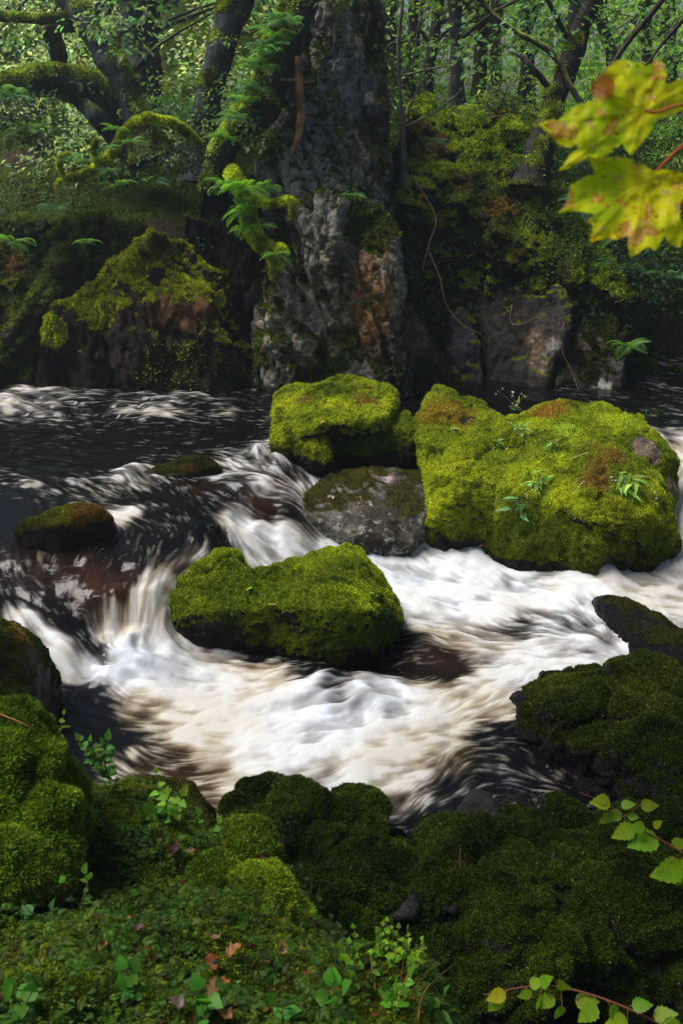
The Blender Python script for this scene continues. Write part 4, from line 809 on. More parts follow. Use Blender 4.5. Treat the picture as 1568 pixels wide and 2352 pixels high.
# ------------------------------------------------------------------ trees of the far bank
GT = 'trees of the far bank'
def tree(label, path, rad, crown=None, leaf=(0.07, 0.13, 0.025), per=26, size=0.085, crad=(0.32, 0.32, 0.12), limbs=(), bark=(0.03, 0.028, 0.025), mossy=0.35, fib=0, seed=1, name='tree', group=GT, fl=0.04, alt=None, pa=0.0, mcol=(0.20, 0.25, 0.03)):
    pts = [A(*p) if len(p) == 3 else np.array(p[:3]) for p in path]
    pts[0] = pts[0] - np.array((0, 0, 0.15))
    P = smooth_path(pts, 12 * (len(pts) - 1)); R = np.interp(np.linspace(0, 1, len(P)), np.linspace(0, 1, len(rad)), rad)
    R = R * (1 + 0.55 * np.exp(-np.linspace(0, 1, len(P)) * 14))
    org = P[0].copy()
    root = empty(name, org, label, 'tree', group)
    V, F = tube(P, R, 12, 0.30, seed, 7.0)
    _, N, w = bark_mesh('trunk', V, F, org, bark, mcol, mossy, root, seed)
    if fib: fuzz(V, F, N, w, org, fib, fl, 0.006, np.array(mcol) * 1.3, root, seed)
    for j, (lp, lr, lf) in enumerate(limbs):
        q = [A(*p) if len(p) == 3 else np.array(p[:3]) for p in lp]
        LP = smooth_path(q, 8 * (len(q) - 1)); LR = np.interp(np.linspace(0, 1, len(LP)), np.linspace(0, 1, len(lr)), lr)
        v, f = tube(LP, LR, 8, 0.3, seed + j + 3, 12)
        _, n2, w2 = bark_mesh('limb', v, f, org, bark, mcol, mossy + 0.1, root, seed + j)
        if lf: fuzz(v, f, n2, w2, org, lf, fl, 0.006, np.array(mcol) * 1.4, root, seed + j)
    if crown:
        cs, n = [], 0
        r = np.random.default_rng(seed + 50); tw = []
        for (c, s, k) in crown:
            q = np.asarray(c, float) + r.normal(size=(k, 3)) * np.asarray(s, float)
            cs.append(q)
            for e in q[::3]:
                i = int(np.argmin(np.linalg.norm(P - (e + np.array((0, 0, -0.4))), axis=1))); a = P[i]
                mid = (a + e) / 2 + r.normal(size=3) * 0.12 + np.array((0, 0, 0.12))
                tw.append(tube(smooth_path([a, mid, e], 7), np.linspace(min(0.03, R[i] * .5), 0.006, 7), 5))
        v, f = join(tw); bark_mesh('branches', v, f, org, bark, mcol, 0.2, root, seed)
        V, F, Cc = leaf_cloud(np.vstack(cs), per, crad, size, leaf, seed + 60, alt=alt, pa=pa)
        me = mesh_from('crown', V - org, F, False); set_col(me, 'col', Cc); link('crown', me, M_LEAF, root)
    return root
BL = (0.050, 0.055, 0.060)
# left group, most barks paled blue-grey to paint in the misty veil
tree('leaning dark tree at upper left whose base spreads behind the mossy limb', [(345, 330, 10.2), (305, 240, 10.25), (255, 140, 10.3), (190, 40, 10.4), (130, -60, 10.6), (60, -300, 11)], [.17, .13, .125, .12, .12, .1],
     crown=[((-2.9, 10.6, 5.4), (.9, .8, .4), 8), ((-3.6, 10.8, 3.95), (.6, .4, .25), 14), ((-1.9, 10.9, 4.15), (.4, .4, .15), 8)],
     limbs=[([(275, 240, 10.3), (200, 190, 10.2), (120, 178, 10.1), (40, 190, 10.0), (-80, 215, 9.9)], [.12, .13, .12, .10, .08], 9000), ([(170, 35, 10.4), (110, 45, 10.3), (40, 42, 10.2), (-60, 40, 10.1)], [.05, .045, .04, .03], 2500),
            ([(180, 50, 10.45), (120, 60, 10.7), (135, 130, 10.9), (125, 165, 11.0)], [.10, .09, .09, .09], 0)],
     leaf=(0.09, 0.17, 0.05), fib=6000, mossy=.35, seed=601, size=.1, bark=BL)
tree('dark bough growing low behind the arching mossy limb', [(330, 330, 10.5), (250, 290, 10.4), (200, 235, 10.5), (130, 200, 10.5), (60, 205, 10.6)], [.14, .13, .11, .10, .08], seed=603, mossy=.3, bark=BL, fib=2500)
tree('straight thick dark tree standing behind the leaning one', [(335, 250, 11.6), (330, 180, 11.6), (325, 60, 11.6), (300, -60, 11.6), (290, -300, 11.8)], [.19, .18, .18, .18, .16], seed=605, mossy=.15, bark=(.055, .062, .075),
     crown=[((-2.0, 12.0, 5.6), (1.0, .8, .5), 8), ((-1.2, 12.2, 4.35), (.5, .4, .2), 18)], leaf=(0.08, 0.16, 0.05), size=.1)
tree('dark tree with ivy fringed edges leaning left of the pillar', [(468, 380, 9.9), (470, 300, 9.95), (485, 190, 10.0), (520, 80, 10.1), (545, 0, 10.2), (575, -120, 10.3), (600, -300, 10.5)], [.16, .13, .12, .13, .15, .15, .12], seed=607, mossy=.3, bark=(.045, .05, .06), fib=7000,
     crown=[((-.9, 10.4, 5.3), (.8, .7, .4), 8), ((-1.25, 10.5, 4.3), (.25, .25, .1), 8)], leaf=(0.08, 0.16, 0.05), fl=.06, size=.1)
tree('mossy fern draped limb leaning against the rock pillar', [(478, 400, 9.35), (520, 330, 9.3), (580, 265, 9.25), (620, 200, 9.25), (650, 110, 9.3), (690, 0, 9.4), (720, -100, 9.5)], [.07, .12, .15, .16, .16, .15, .14], seed=609, mossy=.55, bark=(.03, .03, .03), fib=15000, fl=.05, mcol=(.24, .29, .04), name='leaning_tree',
     limbs=[([(585, 200, 9.15), (610, 100, 9.2), (660, 0, 9.3), (690, -80, 9.4)], [.035, .035, .035, .03], 2500), ([(560, 260, 9.2), (540, 290, 9.1), (520, 300, 9.05)], [.03, .025, .02], 500)])
# right group of slender trunks
SL = [('pale lichen spotted slender trunk furthest left beside the pillar', [(902, 232, 15.0), (905, 120, 15), (898, 0, 15), (895, -300, 15.2)], .085, (.05, .045, .035)),
      ('slender dark trunk second from the pillar', [(945, 228, 14.0), (947, 120, 14), (955, 0, 14), (960, -300, 14)], .085, (.028, .028, .028)),
      ('thin leaning trunk third from the pillar', [(975, 205, 13.5), (990, 120, 13.5), (1008, 0, 13.6), (1040, -300, 13.6)], .07, (.04, .036, .03)),
      ('slender straight trunk with pale bark patches above the mossy hump', [(1051, 236, 12.4), (1048, 120, 12.4), (1044, 0, 12.4), (1040, -300, 12.4)], .075, (.045, .042, .04)),
      ('brownish straight trunk left of the pair above the fallen wood', [(1102, 214, 13.4), (1103, 100, 13.4), (1106, 0, 13.4), (1110, -300, 13.4)], .08, (.06, .045, .03)),
      ('grey straight trunk right of the pair above the fallen wood', [(1138, 222, 13.0), (1138, 100, 13), (1140, 0, 13), (1140, -300, 13)], .065, (.055, .05, .045)),
      ('dark short trunk behind the leaves left of the curved tree', [(1210, 228, 14.5), (1210, 120, 14.5), (1206, 0, 14.5), (1200, -300, 14.5)], .09, (.02, .02, .02)),
      ('thin trunk leaning left behind the upper maple leaf', [(1420, 200, 15), (1400, 110, 15), (1370, 0, 15), (1330, -300, 15)], .08, (.04, .034, .028)),
      ('dark trunk above the upper maple leaf', [(1484, 210, 15.5), (1484, 120, 15.5), (1480, 0, 15.5), (1480, -300, 15.5)], .085, (.03, .026, .022)),
      ('thin distant trunk near the right edge', [(1545, 240, 17), (1540, 120, 17), (1538, 0, 17), (1538, -300, 17)], .09, (.03, .026, .022))]
for i, (lb, pp, rr, bk) in enumerate(SL):
    p0 = A(*pp[0]); pm = A(*pp[2]); rr2 = np.random.default_rng(900 + i)
    cr = [((pm[0], pm[1] + .2, 5.6), (1.1, .9, .6), 12), ((pm[0] + rr2.normal() * .3, pm[1], 4.25), (.8, .6, .28), 11 if i not in (4, 5) else 6)]
    tree(lb, pp, [rr * 1.2, rr, rr, rr * .9], crown=cr, seed=620 + i, mossy=.25, bark=bk, leaf=((0.15, 0.26, 0.035), (0.11, 0.22, 0.06), (0.13, 0.24, 0.03))[i % 3], size=.10, crad=(.36, .36, .12))
tree('curved dark tree with a mossy foot at the edge of the mossy bank', [(1222, 395, 9.9), (1245, 320, 10.0), (1275, 225, 10.1), (1305, 150, 10.2), (1335, 60, 10.3), (1358, -30, 10.4), (1380, -250, 10.5)], [.14, .115, .11, .10, .095, .09, .08], seed=641, mossy=.3, bark=(.025, .022, .02), fib=6000,
     limbs=[([(1300, 165, 10.2), (1318, 100, 10.35), (1315, 30, 10.4), (1330, -60, 10.5)], [.06, .05, .05, .04], 0), ([(1345, 255, 9.9), (1310, 200, 10.0), (1265, 120, 10.1), (1180, 70, 10.2), (1110, 10, 10.3), (1090, -60, 10.3)], [.03, .03, .03, .025, .022, .02], 0)],
     crown=[((2.3, 10.5, 5.3), (.9, .7, .4), 12), ((1.95, 10.4, 3.85), (.35, .35, .2), 14), ((1.8, 10.5, 3.45), (.22, .2, .1), 6)], leaf=(0.13, 0.25, 0.09), size=.085)
tree('thin bare sapling with forked twigs just right of the pillar', [(928, 385, 9.7), (924, 300, 9.7), (918, 200, 9.7), (915, 100, 9.7), (925, 0, 9.7), (935, -100, 9.7)], [.028, .024, .02, .018, .014, .01], seed=643, mossy=.15, bark=(.10, .09, .075), name='sapling',
     limbs=[([(926, 292, 9.7), (985, 265, 9.65), (1040, 225, 9.6), (1060, 200, 9.6)], [.012, .010, .008, .005], 0), ([(918, 180, 9.7), (950, 130, 9.7), (960, 60, 9.7), (990, 0, 9.7)], [.010, .009, .007, .005], 0), ([(919, 170, 9.7), (890, 130, 9.7), (870, 100, 9.65)], [.010, .008, .006], 0), ([(919, 175, 9.7), (980, 160, 9.6), (1030, 150, 9.6)], [.01, .009, .006], 0), ([(924, 292, 9.7), (895, 230, 9.6), (905, 180, 9.6)], [.008, .006, .005], 0)],
     crown=[((.62, 9.9, 3.4), (.2, .2, .25), 7)], leaf=(0.07, 0.12, 0.04), size=.06, per=14, crad=(.14, .14, .08))
def limb_thing(label, path, rad, cnt, seed, mcol=(.34, .38, .022), name="mossy_branch", bark=(.05, .04, .03), side=(), cat='branch', mossy=1.2, fl=.028, rough=.3, group=None):
    pts = [A(*p) for p in path]; P = smooth_path(pts, 14 * (len(pts) - 1)); R = np.interp(np.linspace(0, 1, len(P)), np.linspace(0, 1, len(rad)), rad)
    org = P[0].copy(); root = empty(name, org, label, cat, group)
    V, F = tube(P, R, 10, rough, seed, 16)
    _, N, w = bark_mesh('wood', V, F, org, bark, mcol, mossy, root, seed)
    if cnt: fuzz(V, F, N, w, org, cnt, fl, .0045, np.array(mcol) * 1.3, root, seed, down=.25)
    for j, (sp, sr) in enumerate(side):
        q = smooth_path([A(*p) for p in sp], 10 * (len(sp) - 1)); rr = np.interp(np.linspace(0, 1, len(q)), np.linspace(0, 1, len(sr)), sr)
        v, f = tube(q, rr, 8, rough, seed + j + 1, 16)
        _, n2, w2 = bark_mesh('side_branch', v, f, org, bark, mcol, mossy, root, seed + j)
        if cnt: fuzz(v, f, n2, w2, org, cnt // 4, fl, .0045, np.array(mcol) * 1.3, root, seed + j, down=.25)
    return root, P
limb_thing('bright mossy branch reaching down left from the tangle of trunks', [(455, 330, 9.8), (410, 290, 9.6), (372, 276, 9.5), (330, 272, 9.45), (290, 300, 9.35), (262, 345, 9.25), (235, 378, 9.2), (195, 402, 9.1), (150, 412, 9.05), (130, 430, 9.0)], [.045, .04, .035, .033, .036, .032, .034, .026, .018, .008], 17000, 701, rough=.55, fl=.035,
           side=[([(150, 410, 9.05), (138, 385, 9.0), (140, 362, 9.0), (160, 355, 9.0)], [.014, .010, .008, .004]), ([(230, 385, 9.18), (215, 350, 9.1), (222, 320, 9.1)], [.014, .009, .004]), ([(290, 305, 9.35), (305, 350, 9.2), (300, 372, 9.15)], [.012, .008, .003])])
limb_thing('thick mossy bough hanging down the face of the pillar, hung with ferns', [(530, 390, 9.2), (548, 425, 9.0), (562, 450, 8.85), (568, 480, 8.8), (575, 520, 8.7), (595, 555, 8.62), (622, 575, 8.55), (632, 600, 8.52), (630, 640, 8.5)], [.06, .07, .065, .06, .055, .05, .045, .035, .018], 22000, 703, fl=.04, rough=.5,
           side=[([(575, 458, 8.85), (620, 468, 8.8), (665, 462, 8.75), (676, 480, 8.72), (672, 500, 8.7)], [.04, .025, .02, .026, .008]), ([(625, 568, 8.55), (645, 572, 8.5), (652, 590, 8.5)], [.025, .028, .012])])
limb_thing('pale dead stick hanging against the grey pillar', [(682, 130, 9.15), (686, 160, 9.12), (688, 200, 9.1), (692, 240, 9.1), (690, 280, 9.08), (684, 315, 9.05), (668, 358, 9.0)], [.02, .03, .032, .036, .036, .03, .012], 0, 705, name='dead_stick', bark=(.24, .13, .07), mossy=-1,
           side=[([(688, 185, 9.1), (665, 184, 9.05), (645, 183, 9.0)], [.012, .011, .008]), ([(690, 188, 9.1), (705, 188, 9.1), (722, 184, 9.1)], [.008, .006, .004])], rough=.15, cat='stick')
GR = 'thin pale hanging roots on the dark cliff'
for i, (pp, lb) in enumerate([([(985, 580, 9.2), (1010, 640, 9.15), (1025, 700, 9.1), (1060, 745, 9.05), (1105, 768, 9.0)], 'thin bent root trailing over the shadowed slab'), ([(1175, 700, 9.15), (1172, 740, 9.1), (1195, 745, 9.05), (1230, 728, 9.0)], 'short hooked root in front of the tilted wall'),
                              ([(1295, 740, 9.1), (1290, 800, 9.05), (1310, 850, 9.0), (1330, 900, 8.9)], 'long reddish root hanging beside the split stack'), ([(960, 425, 9.6), (1000, 500, 9.5), (985, 560, 9.4), (970, 620, 9.3)], 'root hanging straight down beside the pillar')]):
    limb_thing(lb, pp, [.009, .008, .006, .004], 0, 710 + i, name='hanging_root', bark=(.16, .09, .05), mossy=-1, cat='root', group=GR, rough=.1)
limb_thing('thin bare dark branch slanting above the maple leaves', [(1380, 185, 5.0), (1410, 140, 5.0), (1450, 85, 5.0), (1500, 25, 5.0), (1560, -60, 5.0), (1640, -200, 5.0)], [.010, .011, .012, .013, .014, .016], 0, 721, name='bare_branch', bark=(.06, .05, .05), mossy=-1, rough=.15)
limb_thing('thinner bare branch at the top right corner beside the other', [(1487, 145, 5.2), (1520, 100, 5.2), (1568, 45, 5.2), (1640, -50, 5.2)], [.006, .008, .010, .012], 0, 723, name='bare_branch', bark=(.05, .04, .04), mossy=-1, rough=.15)

# ------------------------------------------------------------------ ferns
def frond_arrays(L=1.0, n=17, w=0.30, arch=0.42):
    parts, xs = [], []
    s = np.linspace(0, 1, n + 3); x = L * s * (1 - 0.12 * s); z = L * (arch * s * (1 - s) * 1.4 - arch * 0.55 * s ** 2)
    rp = np.stack([x, 0 * x, z], 1); V, F = tube(rp, np.linspace(0.008, 0.002, len(rp)) * L, 4); parts.append((V, F))
    for i in range(2, len(s) - 1):
        ln = w * L * math.sin(math.pi * min(1, (s[i] * 1.02)) ** 0.8) ** 0.8 + 0.02 * L; hw = L / n * 0.40
        for sg in (-1, 1):
            tip = rp[i] + np.array((ln * 0.30, sg * ln, -ln * 0.22)); m = rp[i] + np.array((ln * 0.12, sg * ln * 0.5, 0.01 * L))
            parts.append((np.array([rp[i] + (-hw * .6, 0, 0), m + (-hw, 0, 0), tip, m + (hw, 0, 0)]) if True else None, np.array([(0, 1, 2, 3)])))
    return join(parts)
FV, FF = frond_arrays()
def frond_mesh(col, seed):
    me = mesh_from('frond', FV, FF, False)
    r = np.random.default_rng(seed); c = np.asarray(col)[None] * (0.8 + 0.5 * r.uniform(size=(len(FV), 1))); set_col(me, 'col', c); me.materials.append(M_LEAF); return me
FROND = [frond_mesh((0.13, 0.27, 0.05), 1), frond_mesh((0.10, 0.22, 0.09), 2), frond_mesh((0.14, 0.32, 0.03), 3)]
def fern(label, base, n, size, kind=0, spread=(0, 360), tilt=25, group=None, seed=1):
    root = empty('fern', base, label, 'fern', group); r = np.random.default_rng(seed)
    for i in range(n):
        o = bpy.data.objects.new('frond', FROND[kind]); C.objects.link(o); o.parent = root
        a = math.radians(spread[0] + (spread[1] - spread[0]) * (i + r.uniform(.2, .8)) / n)
        o.rotation_euler = (math.radians(r.normal() * 12), -math.radians(tilt + r.normal() * 14), a)
        k = size * r.uniform(0.7, 1.15); o.scale = (k, k, k)
    return root
GFL = 'ferns growing on the leaning limb and pillar'
# on the fern draped limb
for i, (px, py, Y, sz, lb) in enumerate([(640, 90, 9.1, .30, 'fern highest on the leaning limb'), (622, 130, 9.05, .3, 'fern on the limb just left of the dead stick top'), (600, 165, 9.05, .30, 'fern half way up the leaning limb'), (590, 210, 9.0, .26, 'arching fern on the limb left of the grey rock'),
                                         (566, 240, 9.0, .24, 'fern low on the leaning limb above the glossy leaves'), (548, 275, 8.95, .22, 'small fern where the limb thins'), (520, 325, 9.0, .22, 'fern nearest the foot of the leaning limb'), (660, 60, 9.1, .28, 'fern against the top left of the grey rock')]):
    fern(lb, A(px, py, Y), 8, sz, 1 if i % 2 else 0, (120, 330), 20, GFL, 800 + i)
for i, (px, py, Y, sz, lb, kd) in enumerate([(560, 440, 8.75, .30, 'lush fern fanning left from the top of the hanging bough', 2), (575, 450, 8.7, .26, 'bright fern above the hanging bough', 2), (562, 490, 8.65, .22, 'fern on the left side of the hanging bough', 2), (565, 525, 8.6, .20, 'small fern lower on the left of the hanging bough', 2),
                                             (600, 520, 8.6, .18, 'fern right of the hanging bough', 2), (640, 590, 8.45, .17, 'pale fern at the tip of the hanging bough', 0), (610, 440, 8.9, .24, 'fern on the ledge right of the hanging bough', 2), (520, 430, 8.9, .22, 'dark fern left of the hanging bough', 0)]):
    fern(lb, A(px, py, Y), 8, sz, kd, (90, 350), 10, 'ferns around the hanging mossy bough', 830 + i)
for i, (px, py, Y, sz, lb) in enumerate([(265, 300, 9.3, .16, 'little fern on the upper side of the bright branch'), (240, 345, 9.15, .16, 'little fern on the bend of the bright branch'), (205, 375, 9.1, .2, 'fern arching over the lower part of the bright branch'), (250, 395, 9.05, .14, 'fern hanging under the bright branch'), (300, 330, 9.2, .15, 'fern under the top of the bright branch'),
                                         (160, 370, 9.0, .16, 'fern beside the forked end of the bright branch'), (270, 430, 9.0, .2, 'dark fern hanging below the bright branch'), (350, 420, 9.2, .18, 'fern in the shadow under the tangled roots'),
                                         (60, 300, 9.3, .3, 'broad fern at the left edge of the upper bank'), (20, 230, 9.6, .35, 'pale fern high at the left edge'), (30, 560, 9.0, .28, 'green fern at the left edge above the draped moss'), (130, 480, 9.1, .2, 'small fern in the dark left bank'), (195, 560, 8.9, .16, 'small bright fern above the mossy shoulder'),
                                         (1350, 470, 9.2, .3, 'dark fern beside the lower maple leaf'), (1440, 540, 9.0, .32, 'dark fern below the maple leaves'), (1420, 620, 9.1, .28, 'fern on the bank edge above the split stack'), (1440, 800, 8.8, .24, 'fern leaning over the split stack'), (1540, 640, 9.2, .3, 'fern in the dark undergrowth at the right edge'), (810, 450, 8.75, .14, 'small fern on the moss ledge of the pillar'), (1000, 330, 10.0, .16, 'fern on the shady mossy bank top')]):
    fern(lb, A(px, py, Y), 7, sz, i % 2, (150, 390), 12, None, 860 + i)

# ------------------------------------------------------------------ undergrowth and far wood
def stuff_leaves(name, V, F, Cc, mat=None):
    me = mesh_from(name, V, F, False); set_col(me, 'col', Cc); return tag(link(name, me, mat or M_LEAF), kind='stuff')
def on_surface(T, cond, n, seed, up=0.05):
    V, F, N = T[0], T[1], T[2]; r = np.random.default_rng(seed)
    cl = ss(-0.15, 0.3, fbm(V, 1.7, 3, seed))
    f, P, NN, wt = sample_surface(V, F, N, cl * cond(V) * in_view(V, 60), n, r)
    return P + NN * up + r.normal(size=P.shape) * up * 0.5
parts = [leaf_cloud(on_surface(FT, lambda V: (V[:, 0] < 0.4) * (V[:, 1] > 10.9) * (V[:, 1] < 17), 1000, 31, .12), 16, (.16, .16, .10), .075, (0.42, 0.54, 0.30), 32, alt=(.12, .07, .03), pa=.06),  # left hill leaves paled, painting the mist into their colour
         leaf_cloud(on_surface(FT, lambda V: (V[:, 0] > 0.6) * (V[:, 1] > 10.5) * (V[:, 1] < 19), 420, 33, .12), 16, (.16, .16, .10), .07, (0.20, 0.36, 0.06), 34),
         leaf_cloud(on_surface(FT, lambda V: (V[:, 1] > 9.2) * (V[:, 1] < 11.0), 1100, 35, .07), 14, (.11, .11, .08), .045, (0.06, 0.11, 0.03), 36, alt=(.14, .05, .02), pa=.05),
         leaf_cloud(on_surface(FT, lambda V: (V[:, 0] > 2.3) * (V[:, 1] < 11.5), 500, 37, .10), 14, (.13, .13, .10), .05, (0.025, 0.06, 0.018), 38)]
V, F = join([(p[0], p[1]) for p in parts]); stuff_leaves('undergrowth', V, F, np.vstack([p[2] for p in parts]))
parts = [leaf_cloud(on_surface(B1[1:4], lambda V: V[:, 2] > 1.2, 240, 41, .03), 12, (.05, .05, .04), .028, (0.06, 0.13, 0.015), 42, alt=(.14, .05, .02), pa=.05),
         leaf_cloud(on_surface(B1[1:4], lambda V: (V[:, 0] > 1.6) * (V[:, 2] > 1.1), 200, 43, .05), 12, (.07, .07, .06), .034, (0.05, 0.14, 0.02), 44),
         leaf_cloud(on_surface(B2[1:4], lambda V: V[:, 2] > 0.8, 60, 45, .03), 10, (.05, .05, .04), .03, (0.03, 0.08, 0.02), 46)]
V, F = join([(p[0], p[1]) for p in parts]); stuff_leaves('ground_cover', V, F, np.vstack([p[2] for p in parts]))
r = np.random.default_rng(51)
def wood(n, x0, x1, y0, y1, z0, z1, seed, base, size, rad, per=22):
    r = np.random.default_rng(seed); c = np.stack([r.uniform(x0, x1, n), r.uniform(y0, y1, n), r.uniform(z0, z1, n)], 1)
    keep = fbm(c, 0.8, 2, seed) > -0.12 - 0.4 * (c[:, 2] < 3.6)
    keep &= ~((np.abs(c[:, 0] - .168 * c[:, 1]) < .022 * c[:, 1]) & (c[:, 2] > 2.9) & (c[:, 2] < 3 + .085 * c[:, 1]) & (c[:, 1] > 12)) & ~((np.abs(c[:, 0] - .078 * c[:, 1]) < .010 * c[:, 1]) & (c[:, 2] > 2.9) & (c[:, 1] > 16))
    return leaf_cloud(c[keep], per, rad, size, base, seed + 1)
parts = [wood(900, 0.0, 11, 17, 24, 3.0, 7.5, 61, (0.28, 0.48, 0.04), .13, (.5, .5, .2)), wood(1100, -2, 16, 24, 34, 2.6, 8.5, 63, (0.26, 0.44, 0.05), .18, (.7, .7, .3)),
         wood(420, 0.7, 5.5, 12.5, 17, 3.35, 5.2, 65, (0.18, 0.34, 0.07), .09, (.35, .35, .14)), wood(70, -6.5, 0, 14, 17, 4.4, 5.6, 67, (0.13, 0.22, 0.08), .10, (.35, .35, .14))]
V, F = join([(p[0], p[1]) for p in parts]); stuff_leaves('far_wood', V, F, np.vstack([p[2] for p in parts]))

def bush(label, centre, rad, n, base, size, seed, name='bush', group=None, per=18, stems=7, cr=(.09, .09, .05), tmpl=LEAF4):
    c = np.asarray(centre, float); r = np.random.default_rng(seed); root = empty(name, c, label, 'bush' if name == 'bush' else 'plant', group)
    q = r.normal(size=(n, 3)) * np.asarray(rad) * 0.6 + np.array((0, 0, rad[2]))
    V, F, Cc = leaf_cloud(q, per, cr, size, base, seed, tmpl=tmpl); me = mesh_from('foliage', V, F, False); set_col(me, 'col', Cc); link('foliage', me, M_LEAF, root)
    tb = [tube(smooth_path([(0, 0, 0), q[i] * 0.5 + r.normal(size=3) * .02, q[i]], 6), np.linspace(.008, .003, 6), 5) for i in range(min(stems, n))]
    v, f = join(tb); me = mesh_from('stems', v, f); set_col(me, 'col', np.tile((.08, .06, .03), (len(v), 1))); link('stems', me, M_STEM, root)
    return root
bush('glossy leaved sprig hanging over the hill in front of the thick tree', A(275, 110, 10.0), (.28, .2, .16), 16, (0.2, 0.34, 0.16), .075, 901, per=14)
bush('pale green bushy foliage between the two dark leaning trees', A(410, 300, 10.6), (.45, .3, .22), 50, (0.22, 0.34, 0.10), .05, 903)
bush('fresh green foliage at the foot of the leaning trees above the bright branch', A(380, 270, 9.9), (.22, .2, .1), 16, (0.10, 0.22, 0.09), .05, 904)
bush('leafy growth filling the gap left of the fern draped limb', A(530, 330, 9.8), (.22, .2, .35), 34, (0.14, 0.25, 0.06), .05, 905)
bush('ivy like green leaves on the foot of the fern draped limb', A(590, 330, 9.1), (.18, .1, .12), 14, (0.10, 0.22, 0.05), .045, 907)
bush('tuft of green leaves on the ledge of the rock pillar', A(800, 462, 8.9), (.18, .1, .06), 12, (0.05, 0.14, 0.02), .035, 909, name='ledge_plant', per=10)
bush('small round leaved plant growing from a crack of the pillar beside the bough tip', A(690, 625, 8.75), (.08, .06, .06), 6, (0.06, 0.15, 0.02), .04, 911, name='ledge_plant', per=7)
bush('twig of bright leaves low across the top of the grey pillar', A(745, 115, 9.3), (.16, .1, .05), 5, (0.10, 0.18, 0.03), .055, 913, name='leafy_twig', per=7)
bush('overhanging leaves at the top edge of the pillar', A(790, -5, 9.2), (.5, .2, .08), 18, (0.08, 0.15, 0.06), .06, 915, name='leafy_twig', per=9)
bush('trailing ivy with small bright leaves hanging over the split stack', A(1300, 640, 9.05), (.16, .08, .22), 26, (0.07, 0.15, 0.015), .028, 917, name='trailing_plant', per=8)
bush('dark bush overhanging the water at the right edge', A(1530, 700, 9.3), (.35, .3, .35), 70, (0.03, 0.075, 0.02), .05, 919)
bush('dark leafy bush behind the lower maple leaf', A(1440, 430, 9.9), (.6, .4, .30), 90, (0.03, 0.07, 0.02), .05, 921)
bush('bright leafy bush behind the curved tree', A(1290, 300, 11.5), (.6, .4, .3), 60, (0.18, 0.34, 0.05), .06, 923)
bush('pale leafed shrub in front of the mossy hump', A(1140, 262, 10.7), (.3, .2, .12), 30, (0.07, 0.13, 0.05), .05, 925)
bush('shadowy fern and bramble growth in the dark middle of the upper bank', A(420, 400, 9.4), (.35, .2, .15), 34, (0.02, 0.05, 0.025), .05, 927)
bush('bramble growth at the left edge of the upper bank', A(70, 330, 9.5), (.4, .3, .2), 44, (0.04, 0.08, 0.035), .06, 929)

# ------------------------------------------------------------------ weeds on the big boulder
bpy.context.view_layer.update(); DG = bpy.context.evaluated_depsgraph_get()
def seen(px, py, lift=0.0):
    """the surface point that stands at (px, py)"""
    d = A(px, py, 1.0) - np.array((0, 0, H)); d = Vector(d).normalized()
    o = Vector((0, 0, H)) + d * 1.6
    hit, loc, n, i, ob, m = sc.ray_cast(DG, o, d)
    return np.array(loc + n * lift) if hit else A(px, py, 6.0)
def weed(label, base, hang, n, length, col, seed, flower=None, name='weed', group=None, lw=1.0):
    """a rosette of narrow leaves, some stems and small flowers"""
    b = np.asarray(base, float); r = np.random.default_rng(seed); root = empty(name, b, label, 'plant', group)
    n = int(n * 2.2); length *= 1.05
    T = ovate(0.12 * lw, 5, .03, .3)
    d = r.normal(size=(n, 3)); d[:, 2] = d[:, 2] * .5 + .4 - hang; d[:, 1] -= .5; d /= np.linalg.norm(d, axis=1)[:, None]
    P = r.normal(size=(n, 3)) * np.array((.25, .1, .35)) * length; ax, ay, az = frame(d, np.tile((0, -0.5, 1.0), (n, 1)) + r.normal(size=(n, 3)) * .3)
    V, F = inst(T[0], T[1], P, ax, ay, az, length * r.uniform(.5, 1.1, n)); me = mesh_from('leaves', V, F); set_col(me, 'col', leaf_cols(n, len(T[0]), col, .25, seed)); link('leaves', me, M_LEAF, root)
    tb = []; tips = []
    for i in range(5):
        e = r.normal(size=3) * np.array((1.0, .3, .5)) * length * 1.3 + np.array((0, -.05, (.5 - hang) * length)); tb.append(tube(smooth_path([(0, 0, 0), e * .5 + np.array((0, -.03, .02)), e], 7), np.linspace(.003, .0015, 7), 4)); tips.append(e)
    v, f = join(tb); me = mesh_from('stems', v, f); set_col(me, 'col', np.tile((.10, .12, .04), (len(v), 1))); link('stems', me, M_STEM, root)
    if flower is not None:
        k = 14; q = np.repeat(np.array(tips), 3, 0)[:k] + r.normal(size=(k, 3)) * .015; ax, ay, az = frame(r.normal(size=(k, 3)), r.normal(size=(k, 3)))
        V, F = inst(np.array([(-.5, 0, 0), (0, .5, .1), (.5, 0, 0), (0, -.5, .1)]), LEAF4[1], q, ax, ay, az, np.full(k, .018)); me = mesh_from('flowers', V, F, False); set_col(me, 'col', np.tile(flower, (len(V), 1))); link('flowers', me, M_LEAF, root)
    return root
G1 = (0.30, 0.46, 0.08); GW = 'weeds rooted in the moss of the big boulder'
weed('leafy weed high on the big boulder just right of its middle', seen(1190, 985, .01), .1, 16, .09, G1, 931, (.6, .5, .5), group=GW)
weed('tall thin flowering stem standing behind the big boulder crest', A(1183, 940, 7.4), -.9, 6, .06, G1, 932, (.7, .6, .6), group=GW)
weed('small pale weed on the upper left of the big boulder', seen(1140, 1020, .01), .5, 7, .06, G1, 933, group=GW)
weed('weed with dropping leaves near the middle of the big boulder', seen(1270, 1030, .01), .3, 16, .09, G1, 934, (.5, .3, .02), group=GW)
weed('yellow flowered weed hanging down the boulder front', seen(1235, 1110, .01), .9, 22, .10, G1, 935, (.6, .35, .01), group=GW)
